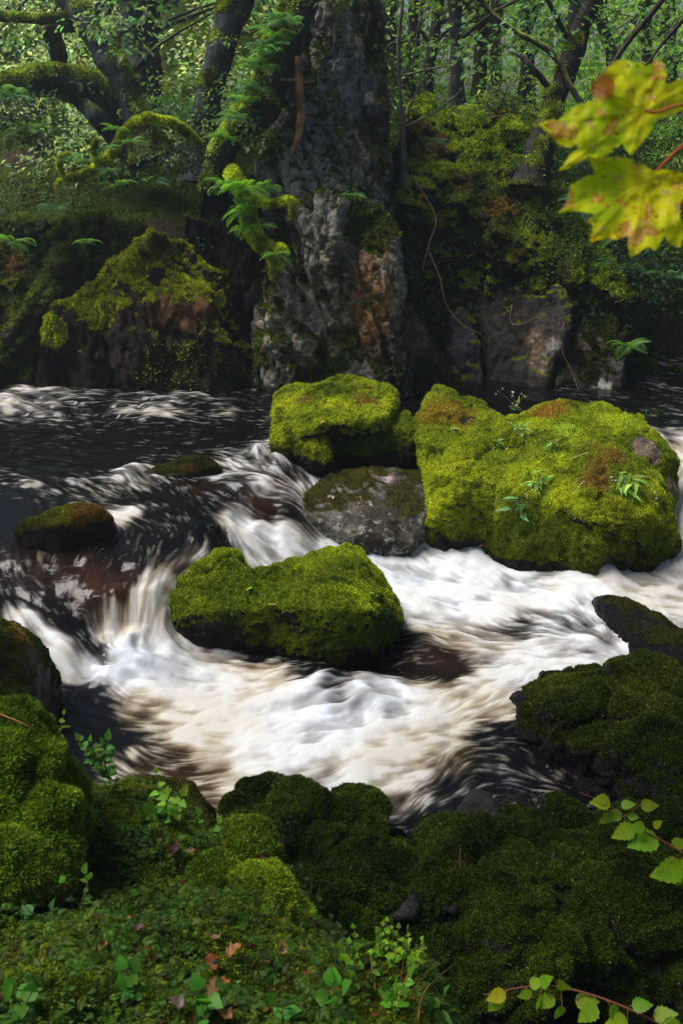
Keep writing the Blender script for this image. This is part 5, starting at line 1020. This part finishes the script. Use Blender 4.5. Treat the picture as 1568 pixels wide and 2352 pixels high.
weed('broad leaved weed left of the yellow flowered one', seen(1190, 1150, .01), .8, 7, .11, (.14, .30, .10), 936, group=GW, lw=1.3)
weed('large hanging weed with long leaves on the right of the boulder', seen(1440, 1120, .01), .9, 24, .14, G1, 937, (.6, .45, .5), group=GW)
def grass(label, base, n, length, col, seed, wd=.03, name='grass_tuft', group=None, lean=(0, 0, 0)):
    r = np.random.default_rng(seed); root = None
    parts = []; d = r.normal(size=(n, 3)) * .55 + np.array(lean); d[:, 2] = np.abs(d[:, 2]) + .9
    T = []
    for s in np.linspace(0, 1, 6): T += [(s, -wd * (1 - s) * .5, -.35 * s * s), (s, wd * (1 - s) * .5 + 1e-3, -.35 * s * s)]
    T = np.array(T); TF = np.array([(2 * i, 2 * i + 2, 2 * i + 3, 2 * i + 1) for i in range(5)])
    ax, ay, az = frame(d, np.tile((0, 0, 1.0), (n, 1)) + r.normal(size=(n, 3)) * .2)
    V, F = inst(T, TF, r.normal(size=(n, 3)) * np.array((.25, .25, 0)) * length, ax, ay, az, length * r.uniform(.5, 1.1, n))
    me = mesh_from(name, V, F); set_col(me, 'col', leaf_cols(n, len(T), col, .3, seed, (.25, .13, .04), .2)); o = link(name, me, M_LEAF, None, base); return tag(o, label, 'grass', group)
GG = 'grass tufts on rocks and banks'
grass('grass tuft on the right shoulder of the big boulder', seen(1450, 985, .01), 40, .13, (.12, .22, .03), 941, group=GG)
grass('little grass tuft at the back right corner of the big boulder', seen(1490, 958, .01), 18, .10, (.08, .2, .03), 942, group=GG)
grass('fine grass near the crest of the big boulder', seen(1380, 943, .01), 22, .07, (.12, .2, .03), 943, group=GG)
grass('yellowing grass tuft on the dark foreground ledge', seen(1055, 2000, .01), 26, .085, (.16, .10, .02), 944, wd=.035, group=GG)
grass('grass tuft at the tip of the near bank beside the ledge', A(680, 2075, 2.42), 20, .10, (.08, .13, .02), 945, wd=.03, group=GG)
grass('fine feathery grass on the long moss hump', A(590, 2070, 2.30), 50, .08, (.06, .14, .015), 946, wd=.015, group=GG)
grass('bent grass under the bright leafy clump', A(930, 2270, 1.85), 30, .14, (.12, .12, .02), 947, wd=.02, group=GG, lean=(.3, -.3, 0))

FL_ = ovate(.36, 5, .2, .2)
for px, py, sz, c, lb in [(577, 1352, .035, (.3, .55, .08), 'pale green fallen leaf lying on the wedge shaped boulder'), (725, 1368, .022, (.6, .25, .03), 'tiny orange leaf on the wedge shaped boulder'), (742, 968, .03, (.6, .42, .25), 'pale fallen leaf on the front of the capped boulder'), (905, 990, .022, (.7, .55, .4), 'whitish scrap of leaf at the foot of the capped boulder'),
                          (765, 1142, .022, (.75, .6, .35), 'cream leaf on the left of the grey slab'), (988, 1158, .025, (.65, .55, .12), 'yellow leaf in the gap between the slab and the big boulder'), (1052, 990, .05, (.5, .38, .32), 'pinkish leaf in the hollow of the big boulder'), (1075, 984, .03, (.55, .42, .34), 'small pinkish leaf beside the hollow of the big boulder'), (1160, 1030, .03, (.6, .5, .3), 'straw coloured leaf on the upper middle of the big boulder'),
                          (1110, 1252, .03, (.5, .25, .15), 'reddish leaf caught at the waterline under the big boulder'), (1420, 1655, .03, (.5, .3, .2), 'tan leaf on the dark mossy rock pile'), (1385, 1642, .04, (.45, .6, .05), 'yellow green leaf on the dark mossy rock pile')]:
    p = seen(px, py, .012); r_ = np.random.default_rng(px); me = mesh_from('fallen_leaf', FL_[0] * sz * 1.2, FL_[1]); set_col(me, 'col', leaf_cols(1, len(FL_[0]), c, .05, px)); o = link('fallen_leaf', me, M_LEAF, None, p); o.rotation_euler = (r_.uniform(.2, .7), r_.normal() * .2, r_.uniform(0, 6)); tag(o, lb, 'fallen leaf', 'fallen leaves on the rocks')
for i, (px, py, L, a, lb) in enumerate([(640, 1390, .12, .4, 'thin tan twig on the wedge shaped boulder'), (1320, 1060, .25, 2.4, 'long straw lying across the top of the big boulder'), (1330, 1120, .18, 2.0, 'short straw on the right half of the big boulder'), (830, 1150, .08, 1.4, 'bit of dead grass on the grey slab')]):
    p = seen(px, py, .018); e = np.array((math.cos(a), -.3 * abs(math.sin(a)), -.45 * math.sin(a))) * L; v, f = tube(smooth_path([-e * .5, np.array((0, 0, .012)), e * .5], 8), np.linspace(.0035, .0015, 8), 5); me = mesh_from('fallen_twig', v, f); set_col(me, 'col', np.tile((.45, .32, .14), (len(v), 1))); tag(link('fallen_twig', me, M_STEM, None, p), lb, 'twig', 'twigs and straws on the rocks')

# ------------------------------------------------------------------ near bank plants
def ground_point(px, py, lo=1.2, hi=4.2):
    Ys = np.arange(lo, hi, .01); P = np.array([A(px, py, y) for y in Ys]); z = near_z(P[:, :1], P[:, 1:2])[:, 0]
    k = np.argmax(P[:, 2] < z); return P[k] if (P[:, 2] < z).any() else A(px, py, 2.4)
def seedling(label, base, h, n, size, col, seed, lean=(0, 0), tmpl=LEAF_O, group=None, name='seedling', branch=3):
    r = np.random.default_rng(seed); b = np.asarray(base, float); root = empty(name, b, label, 'plant', group); tb, P, D = [], [], []
    for k in range(branch):
        a = r.uniform(0, 6.28); e = np.array((lean[0] + math.cos(a) * .35, lean[1] + math.sin(a) * .35, 1.0)) * h * (1 if k == 0 else r.uniform(.45, .95)); q = smooth_path([(0, 0, 0), e * .5 + r.normal(size=3) * .01, e], 12)
        tb.append(tube(q, np.linspace(.0028, .001, 12), 5))
        m = max(3, n // branch)
        for i in range(m):
            s = .2 + .8 * i / (m - 1); p = q[min(11, int(s * 11))]; sg = 1 if i % 2 else -1; a2 = a + sg * 1.4 + r.normal() * .35
            P.append(p); D.append((math.cos(a2), math.sin(a2), .25 + r.normal() * .2))
            if i == m - 1: D[-1] = tuple(e / h)
    P, D = np.array(P), np.array(D); ax, ay, az = frame(D, np.tile((0, -.25, 1.0), (len(P), 1)) + r.normal(size=P.shape) * .25)
    V, F = inst(tmpl[0], tmpl[1], P, ax, ay, az, size * r.uniform(.6, 1.15, len(P)))
    me = mesh_from('leaves', V, F); set_col(me, 'col', leaf_cols(len(P), len(tmpl[0]), col, .22, seed)); link('leaves', me, M_LEAF, root)
    v, f = join(tb); me = mesh_from('stem', v, f); set_col(me, 'col', np.tile((.14, .09, .03), (len(v), 1))); link('stem', me, M_STEM, root)
    return root
GS = 'leafy seedlings of the near bank'
seedling('brightest seedling standing up against the tan water', A(385, 1905, 2.65), .20, 24, .042, (0.253, 0.473, 0.039), 951, (.1, 0), group=GS)
seedling('bushy dark green seedling below the brightest one', A(370, 1930, 2.6), .13, 26, .04, (0.115, 0.298, 0.026), 952, group=GS, branch=4)
seedling('seedling reaching over the dark water left of the brightest', A(250, 1790, 2.7), .12, 24, .038, (0.069, 0.228, 0.026), 953, group=GS, branch=4)
seedling('low leafy seedling between moss mound and dark water', A(215, 1760, 2.65), .10, 18, .035, (0.092, 0.245, 0.026), 954, group=GS)
seedling('small red stemmed sprout beside the tall moss mound', A(140, 1730, 2.7), .12, 9, .03, (0.138, 0.263, 0.026), 955, group=GS, branch=1)
seedling('little seedling at the brink above the dark gap', A(485, 1935, 2.68), .10, 8, .035, (0.184, 0.385, 0.039), 956, group=GS, branch=2)
seedling('leafy seedling on the middle of the near slope', A(540, 2150, 2.1), .08, 10, .035, (0.069, 0.210, 0.026), 957, group=GS)
seedling('seedling in the lower left corner shadow', A(110, 2150, 2.0), .12, 12, .04, (0.057, 0.175, 0.026), 958, group=GS)
seedling('pale sprout on the dark left slope', A(185, 2080, 2.1), .10, 8, .03, (0.092, 0.245, 0.026), 959, group=GS)
GC = 'bright clump of small leaves at the bank edge'
for i, (px, py, Y, h, n, sz, c) in enumerate([(800, 2240, 1.98, .10, 30, .026, (0.184, 0.420, 0.026)), (850, 2230, 1.97, .13, 36, .026, (0.207, 0.438, 0.026)), (900, 2235, 1.95, .13, 36, .026, (0.230, 0.455, 0.026)), (940, 2240, 1.95, .11, 26, .026, (0.230, 0.438, 0.026)), (830, 2300, 1.85, .11, 26, .03, (0.138, 0.350, 0.026)), (905, 2320, 1.80, .10, 18, .04, (0.115, 0.333, 0.026))]):
    seedling(['leftmost small leaved plant of the bright clump', 'tall small leaved plant in the middle of the bright clump', 'brightest plant of the clump by the dark ledge', 'rightmost plant of the bright clump', 'lower left plant of the bright clump', 'broad leaved plant at the foot of the bright clump'][i], A(px, py, Y), h, int(n * 2.2), sz * .72, c, 960 + i, group=GC, branch=9, tmpl=LEAF_R)
for i, (px, py, h) in enumerate([(760, 2330, .08), (1000, 2345, .07), (650, 2340, .07), (480, 2330, .06), (60, 2330, .08), (300, 2300, .07)]):
    seedling(['dark plant under the bright clump', 'small leaved plant at the bottom right of the near bank', 'broad leaved plant by the dead leaves', 'low plant at the bottom edge beside dead leaves', 'plant in the bottom left corner', 'low leafy plant on the lower left slope'][i], ground_point(px, py), h, 14, .04, (0.081, 0.263, 0.026), 970 + i, group=GS, branch=4, tmpl=LEAF_R)
for i, (pp, lb) in enumerate([([(868, 2360, 1.75), (862, 2280, 1.82), (850, 2190, 1.88)], 'reddish stalk rising through the middle of the bright clump'), ([(905, 2360, 1.74), (915, 2290, 1.8), (940, 2230, 1.86)], 'stalk leaning right out of the bright clump'), ([(820, 2360, 1.74), (835, 2300, 1.8), (842, 2250, 1.85)], 'short stalk at the left foot of the bright clump'), ([(960, 2352, 1.76), (965, 2300, 1.8), (985, 2262, 1.85)], 'thin stalk at the right end of the bright clump'), ([(0, 1640, 2.2), (60, 1665, 2.18), (115, 1700, 2.2)], 'brown bent stem lying over the tall moss mound')]):
    q = smooth_path([A(*p) for p in pp], 12); v, f = tube(q - q[0], np.linspace(.0022, .001, 12), 5); me = mesh_from('dry_stalk', v, f); set_col(me, 'col', np.tile((.38, .16, .05), (len(v), 1))); tag(link('dry_stalk', me, M_STEM, None, q[0]), lb, 'stalk', 'dry stalks of the near bank')
# small herbs everywhere on the near slope
def near_leaves(n, seed, size, col, tmpl, cond, alt=None, pa=0, up=.02, flatn=.5):
    V, F, N = NT[0], NT[1], NT[2]; r = np.random.default_rng(seed)
    w = ss(-0.1, 0.25, fbm(V, 4.5, 3, seed)) * in_view(V) * cond(V) * (V[:, 2] > .25)
    f, P, NN, wt = sample_surface(V, F, N, w, n, r); P = P + NN * up * r.uniform(.2, 1.6, n)[:, None]
    a = r.uniform(0, 6.28, n); d = np.stack([np.cos(a), np.sin(a), r.normal(size=n) * .25], 1); upv = NN * .5 + np.array((0, 0, 1)) + r.normal(size=(n, 3)) * .4
    ax, ay, az = frame(d, upv); V2, F2 = inst(tmpl[0], tmpl[1], P, ax, ay, az, size * r.uniform(.45, 1.2, n))
    return V2, F2, leaf_cols(n, len(tmpl[0]), col, .35, seed, alt, pa)
LEAF_S = ovate(.30, 5, .08, .3)
MINI = frond_arrays(1.0, 8, .34, .5)
parts = [near_leaves(4200, 81, .035, (.10, .17, .012), MINI, lambda V: 1.0 * (V[:, 2] > .4), up=.008), near_leaves(2400, 83, .045, (.05, .12, .012), MINI, lambda V: 1.0 * (V[:, 2] > .4), up=.012)]
V, F = join([(p[0], p[1]) for p in parts]); stuff_leaves('feather_moss', V, F, np.vstack([p[2] for p in parts]))
parts = [near_leaves(1600, 71, .018, (.035, .10, .008), LEAF_S, lambda V: np.ones(len(V)), up=.03), near_leaves(550, 73, .028, (.030, .065, .006), LEAF_O, lambda V: (V[:, 0] < .1) * 1.0, up=.045), near_leaves(2000, 75, .012, (.08, .17, .012), LEAF_S, lambda V: np.ones(len(V)), up=.02)]
V, F = join([(p[0], p[1]) for p in parts]); stuff_leaves('ground_cover', V, F, np.vstack([p[2] for p in parts]))
V, F, Cc = near_leaves(260, 77, .03, (.07, .025, .012), LEAF_O, lambda V: np.ones(len(V)), alt=(.25, .10, .04), pa=.25, up=.006); stuff_leaves('leaf_litter', V, F, Cc)
# curled dead leaves one can pick out
DL = ovate(.40, 7, .38, -.5, .18)
def dead_leaf(label, px, py, size, rz, col, seed, pos=None):
    r = np.random.default_rng(seed); me = mesh_from('dead_leaf', DL[0] * size * .75 + r.normal(size=DL[0].shape) * size * .04, DL[1]); set_col(me, 'col', leaf_cols(1, len(DL[0]), col, .1, seed) * r.uniform(.5, 1.3, (len(DL[0]), 1)))
    p = ground_point(px, py) if pos is None else pos
    o = link('dead_leaf', me, M_LEAF, None, p + np.array((0, 0, .022))); o.rotation_euler = (r.normal() * .3, r.normal() * .3, rz); tag(o, label, 'dead leaf', 'curled dead leaves on the near bank')
OR = (.26, .10, .03)
for i, (px, py, sz, rz, c, lb) in enumerate([(520, 2215, .06, .3, (.45, .24, .11), 'pale tan curled leaf highest in the pile'), (500, 2245, .06, 2.0, OR, 'orange brown leaf under the pale tan one'), (528, 2268, .05, 4.0, (.4, .2, .1), 'tan leaf at the middle of the pile'), (490, 2310, .06, 1.2, (.4, .13, .03), 'bright orange leaf low in the pile'), (510, 2340, .07, 5.0, (.42, .2, .09), 'large tan leaf at the bottom edge'),
    (425, 1975, .05, 0.4, (.35, .2, .13), 'pinkish curled leaf above the round moss cushion'), (395, 1980, .07, 1.5, (.09, .03, .025), 'dark red leaf below the brightest seedling'), (505, 2010, .05, 2.4, (.11, .03, .02), 'dark red leaf between the two moss cushions'), (430, 2050, .04, 3.3, (.40, .12, .03), 'small orange leaf left of the round moss cushion'), (505, 2165, .04, 4.4, (.42, .24, .18), 'pale pink leaf on the dark slope'),
    (590, 2000, .05, .9, (.12, .04, .02), 'brown leaf at the root of the yellowish cushion'), (650, 2210, .045, 1.9, (.36, .2, .1), 'tan leaf below the long moss hump'), (425, 2330, .05, 2.9, (.3, .2, .17), 'greyish leaf at the bottom edge'), (310, 2155, .04, .2, (.16, .08, .09), 'purplish leaf on the dark left slope'), (610, 2330, .05, 3.9, (.38, .14, .04), 'orange leaf near the bottom middle'), (230, 2200, .04, 1.1, (.3, .16, .07), 'brown leaf low on the left slope')]):
    dead_leaf(lb, px, py, sz, rz, c, 980 + i)

# ------------------------------------------------------------------ hazel twigs reaching in from the right
HZ = ovate(.36, 12, .06, .14, .10)
def leafy_branch(label, path, rad, leaves, col, seed):
    P = smooth_path([A(*p) for p in path], 20); org = P[0].copy(); r = np.random.default_rng(seed); root = empty('hazel_twig', org, label, 'twig', 'hazel twigs reaching in from the right')
    V, F = tube(P - org, np.linspace(rad[0], rad[1], 20), 6); me = mesh_from('twig', V, F); set_col(me, 'col', np.tile((.16, .055, .03), (len(V), 1))); link('twig', me, M_STEM, root)
    for (px, py, Y, ang, sz, k) in leaves:
        p = A(px, py, Y); a = math.radians(ang)
        d = np.array([[math.cos(a), -.25, math.sin(a)]]); up_ = np.array([[-.5 * math.sin(a), -.55, .75]]) + r.normal(size=(1, 3)) * .15
        ax, ay, az = frame(d, up_); V, F = inst(HZ[0], HZ[1], (p - org)[None], ax, ay, az, [sz * .72])
        me = mesh_from('leaf', V, F); set_col(me, 'col', leaf_cols(1, len(V), np.array(col) * k, 0.08, seed + int(px)) * r.uniform(.85, 1.15, (len(V), 1))); link('leaf', me, M_LEAF, root)
        j = int(np.argmin(np.linalg.norm(P - p, axis=1))); v, f = tube(smooth_path([P[j] - org, (P[j] + p) / 2 - org + np.array((0, 0, .003)), p - org], 5), .0009, 4); me = mesh_from('leaf_stalk', v, f); set_col(me, 'col', np.tile((.16, .09, .03), (len(v), 1))); link('leaf_stalk', me, M_STEM, root)
GL = (.22, .36, .014)
leafy_branch('hazel twig with bright leaves over the dark water at the right', [(1640, 2010, 1.9), (1568, 1960, 1.92), (1500, 1920, 1.95), (1450, 1895, 1.97), (1400, 1850, 2.0), (1330, 1820, 2.02)], (.003, .001),
    [(1400, 1842, 2.0, 170, .075, 1.2), (1395, 1838, 2.0, 165, .05, 1.0), (1425, 1865, 2.0, 205, .06, 1), (1405, 1870, 2.0, 215, .055, .9), (1425, 1850, 1.98, 20, .05, .9), (1470, 1850, 1.96, 10, .06, .7), (1455, 1900, 1.96, 200, .085, 1.1), (1460, 1905, 1.96, 215, .06, .9), (1440, 1875, 1.97, 5, .04, 1), (1480, 1900, 1.95, 170, .06, .9), (1510, 1925, 1.95, 185, .11, 1), (1540, 1940, 1.94, 20, .06, .8), (1568, 1990, 1.92, 190, .12, 1.1), (1568, 1995, 1.92, 255, .07, .9), (1530, 1990, 1.92, 260, .05, 1), (1560, 1975, 1.92, 330, .1, 1.2), (1500, 1900, 1.93, 60, .04, .8)], GL, 1001)
leafy_branch('hazel twig with broad leaves along the bottom right edge', [(1640, 2420, 1.5), (1500, 2345, 1.52), (1400, 2300, 1.54), (1300, 2270, 1.56), (1220, 2265, 1.58), (1110, 2285, 1.6)], (.0035, .001),
    [(1160, 2280, 1.58, 195, .062, 1.1), (1150, 2290, 1.58, 230, .062, 1.2), (1215, 2262, 1.58, 35, .05, 1), (1240, 2262, 1.57, 60, .055, 1), (1250, 2275, 1.57, 80, .02, 1), (1220, 2278, 1.57, 195, .045, 1), (1240, 2285, 1.56, 265, .055, 1.0), (1270, 2285, 1.56, 225, .06, .9), (1300, 2275, 1.56, 120, .06, 1.1), (1320, 2300, 1.55, 15, .07, 1), (1290, 2310, 1.54, 250, .05, .9), (1370, 2310, 1.53, 220, .075, 1.1), (1400, 2310, 1.53, 300, .06, 1), (1450, 2310, 1.53, 20, .06, .9), (1440, 2345, 1.52, 170, .07, 1), (1500, 2335, 1.52, 30, .07, 1), (1520, 2350, 1.5, 350, .07, .9)], GL, 1003)

# ------------------------------------------------------------------ yellowing maple leaves close to the camera
from mathutils.geometry import delaunay_2d_cdt
def zp(x, y): return np.array(((1850 + x / 2.412) * 0.6272, (150 + y / 2.412) * 0.6272))
L1 = [(285, 738), (400, 692), (470, 700), (520, 640), (640, 555), (725, 545), (790, 520), (750, 440), (755, 380), (830, 310), (900, 245), (965, 175), (1040, 165), (1100, 182), (1150, 198), (1200, 195), (1240, 228), (1300, 180), (1350, 160), (1408, 220), (1420, 300), (1400, 392), (1480, 360), (1568, 322), (1700, 285), (1740, 330), (1720, 450), (1650, 560), (1560, 600), (1500, 645), (1400, 665), (1325, 695), (1285, 790), (1200, 900), (1110, 1012), (1060, 962), (1028, 900), (960, 962), (880, 1018), (790, 1035), (740, 1015), (640, 1072), (560, 1122), (470, 1148), (520, 1080), (570, 1000), (640, 952), (652, 905), (560, 937), (480, 920), (430, 870), (370, 800)]
L2 = [(730, 1030), (880, 1028), (960, 1022), (1040, 1030), (1130, 1045), (1112, 1085), (1210, 1092), (1300, 1150), (1400, 1138), (1530, 1150), (1568, 1180), (1660, 1200), (1640, 1350), (1568, 1390), (1530, 1430), (1540, 1560), (1462, 1620), (1410, 1690), (1330, 1850), (1250, 1818), (1190, 1862), (1100, 1912), (1080, 1800), (1080, 1715), (1000, 1748), (860, 1750), (738, 1778), (772, 1690), (760, 1620), (725, 1590), (790, 1530), (740, 1515), (600, 1500), (468, 1522), (530, 1440), (560, 1360), (568, 1282), (700, 1200), (790, 1180), (768, 1110)]
L3 = [(1380, 1690), (1460, 1610), (1540, 1560), (1568, 1620), (1562, 1720), (1545, 1822), (1490, 1810), (1440, 1782), (1420, 1740)]
def maple(outline, attach, Y0, slope, seed, parent, org):
    r = np.random.default_rng(seed); pts = []
    for i in range(len(outline)):
        a, b = zp(*outline[i]), zp(*outline[(i + 1) % len(outline)]); L = np.linalg.norm(b - a); n = max(1, int(L / 6)); nrm = np.array((b[1] - a[1], a[0] - b[0])) / (L + 1e-6)
        for k in range(n): pts.append(a + (b - a) * k / n + (nrm * (1.8 if k % 2 else -1.2) * r.uniform(.3, 1.2) if k else 0))
    O = np.array(pts); lo, hi = O.min(0), O.max(0); g = np.stack(np.meshgrid(np.arange(lo[0], hi[0], 2.6), np.arange(lo[1], hi[1], 2.6)), -1).reshape(-1, 2); g = g + r.uniform(-.6, .6, g.shape)
    ins = np.zeros(len(g), bool)
    for i in range(len(O)):
        a, b = O[i], O[(i + 1) % len(O)]; c = ((a[1] > g[:, 1]) != (b[1] > g[:, 1])) & (g[:, 0] < (b[0] - a[0]) * (g[:, 1] - a[1]) / (b[1] - a[1] + 1e-12) + a[0]); ins ^= c
    g = g[ins]; allp = np.vstack([O, g]); n0 = len(O)
    res = delaunay_2d_cdt([Vector(p) for p in allp], [], [list(range(n0))], 1, 1e-4)
    Q = np.array([tuple(v) for v in res[0]]); F = np.array([f for f in res[2] if len(f) == 3])
    at = zp(*attach); rel = (Q - at); rr = np.hypot(*rel.T)
    ang = np.arctan2(rel[:, 1], rel[:, 0]); q3 = np.c_[Q * .01, np.zeros(len(Q))]
    tips = [zp(*outline[k]) - at for k in range(len(outline)) if True]
    d = [np.hypot(*(t)) for t in tips]; peaks = [i for i in range(len(d)) if d[i] > d[i - 1] and d[i] > d[(i + 1) % len(d)] and d[i] > 95]
    vein = np.full(len(Q), 99.0)
    for i in peaks:
        t = tips[i] / d[i]; al = rel @ t; ac = np.abs(rel @ np.array((-t[1], t[0]))); vein = np.minimum(vein, np.where(al > 0, ac, 99))
    Y = Y0 + slope[0] * rel[:, 0] / 1000 + slope[1] * rel[:, 1] / 1000 + .016 * fbm(q3, 1.3, 3, seed) - .0012 * np.exp(-(vein / 5) ** 2) + .00003 * rr * .5
    V = np.array([A(a, b, y) for (a, b), y in zip(Q, Y)])
    col = np.tile((.78, .74, .012), (len(Q), 1)); gr = ss(-.3, .4, fbm(q3, 1.2, 3, seed + 2))[:, None]; col = col * (1 - gr) + np.array((.50, .64, .012)) * gr
    vv = np.exp(-(vein / 2.0) ** 2)[:, None]; col = col * (1 - .35 * vv) + np.array((.18, .20, .02)) * .35 * vv
    n1 = fbm(q3, 3.2, 4, seed + 5) + .25 * fbm(q3, .8, 2, seed + 6); b1 = ss(.22, .36, n1)[:, None]; col = col * (1 - b1) + np.array((.50, .19, .012)) * b1
    b2 = ss(.34, .46, n1)[:, None]; col = col * (1 - b2) + np.array((.85, .52, .12)) * b2
    n2 = fbm(q3, 7.0, 3, seed + 7); s2 = ss(.42, .52, n2)[:, None]; col = col * (1 - s2) + np.array((.6, .38, .16)) * s2
    s3 = ss(-.60, -.68, fbm(q3, 9.0, 2, seed + 8))[:, None]; col = col * (1 - s3) + np.array((.05, .03, .01)) * s3
    if seed == 1101:
        c = zp(850, 400); w = ss(.35, .8, np.exp(-(((Q - c) / np.array((50, 42))) ** 2).sum(1)) + .3 * fbm(q3, 3, 3, 3))[:, None] * (Q[:, 0] < zp(960, 0)[0])[:, None]; col = col * (1 - w) + np.array((.34, .13, .012)) * w
    me = mesh_from('leaf', V - org, F); set_col(me, 'col', col); link('leaf', me, M_MAPLE, parent)
M_MAPLE = leaf_material('maple_leaf', 0.5, 0.6, 0.2)
o1 = A(*zp(1700, 900), .98); mr = empty('maple_branch', o1, 'maple branch end with spotted yellow green leaves close in front, upper right', 'maple branch')
maple(L1, (1230, 615), 1.00, (.12, -.25), 1101, mr, o1); maple(L2, (1240, 1225), .97, (.10, -.30), 1103, mr, o1); maple(L3, (1500, 1400), 1.02, (.1, -.1), 1105, mr, o1)
for pth, w in (([(1232, 617), (1330, 630), (1450, 590), (1568, 558), (1760, 520)], .0014), ([(1242, 1222), (1320, 1170), (1400, 1080), (1500, 980), (1620, 870)], .0020), ([(1530, 1445), (1600, 1425), (1700, 1390)], .0016)):
    q = smooth_path([A(*zp(*p), .985) for p in pth], 16); v, f = tube(q - o1, w, 6); me = mesh_from('leaf_stalk', v, f); set_col(me, 'col', np.tile((.33, .08, .02), (len(v), 1))); link('leaf_stalk', me, M_STEM, mr)

# ------------------------------------------------------------------ unseen tree added on the near bank, its crown set to shade the foreground
rt = np.random.default_rng(77)
tree('unseen tree added on the near bank so its crown shades the foreground', [(2.9, -1.2, 0.6, 0), (2.8, -1.0, 2.5, 0), (2.3, -0.4, 4.2, 0), (1.4, 0.6, 5.4, 0), (0.4, 1.6, 6.0, 0)], [.2, .17, .13, .09, .05],
     crown=[((-1.6, 2.7, 5.2), (.8, .7, .35), 60), ((-0.6, 3.5, 5.2), (.5, .5, .3), 35), ((1.5, 4.0, 5.1), (.8, .5, .3), 60), ((2.3, 3.5, 5.0), (.7, .8, .35), 50)], leaf=(.1, .16, .03), size=.12, per=26, seed=661, group=None)
# ------------------------------------------------------------------ air
def haze(density):
    x0, x1, y0, y1, z0, z1 = -16, 20, -2, 37, -2.0, 10.5
    V = np.array([(x, y, z) for x in (x0, x1) for y in (y0, y1) for z in (z0, z1)], float)
    F = np.array([(0, 1, 3, 2), (4, 6, 7, 5), (0, 4, 5, 1), (2, 3, 7, 6), (0, 2, 6, 4), (1, 5, 7, 3)])
    me = mesh_from('haze', V, F, False); m = bpy.data.materials.new('haze'); m.use_nodes = True; t = m.node_tree; t.nodes.clear()
    out = t.nodes.new('ShaderNodeOutputMaterial'); v = t.nodes.new('ShaderNodeVolumePrincipled'); v.inputs['Color'].default_value = (.80, .90, 1.0, 1); v.inputs['Density'].default_value = density; v.inputs['Anisotropy'].default_value = 0.4
    t.links.new(v.outputs[0], out.inputs['Volume']); tag(link('haze', me, m), kind='stuff')
haze(0.0026)
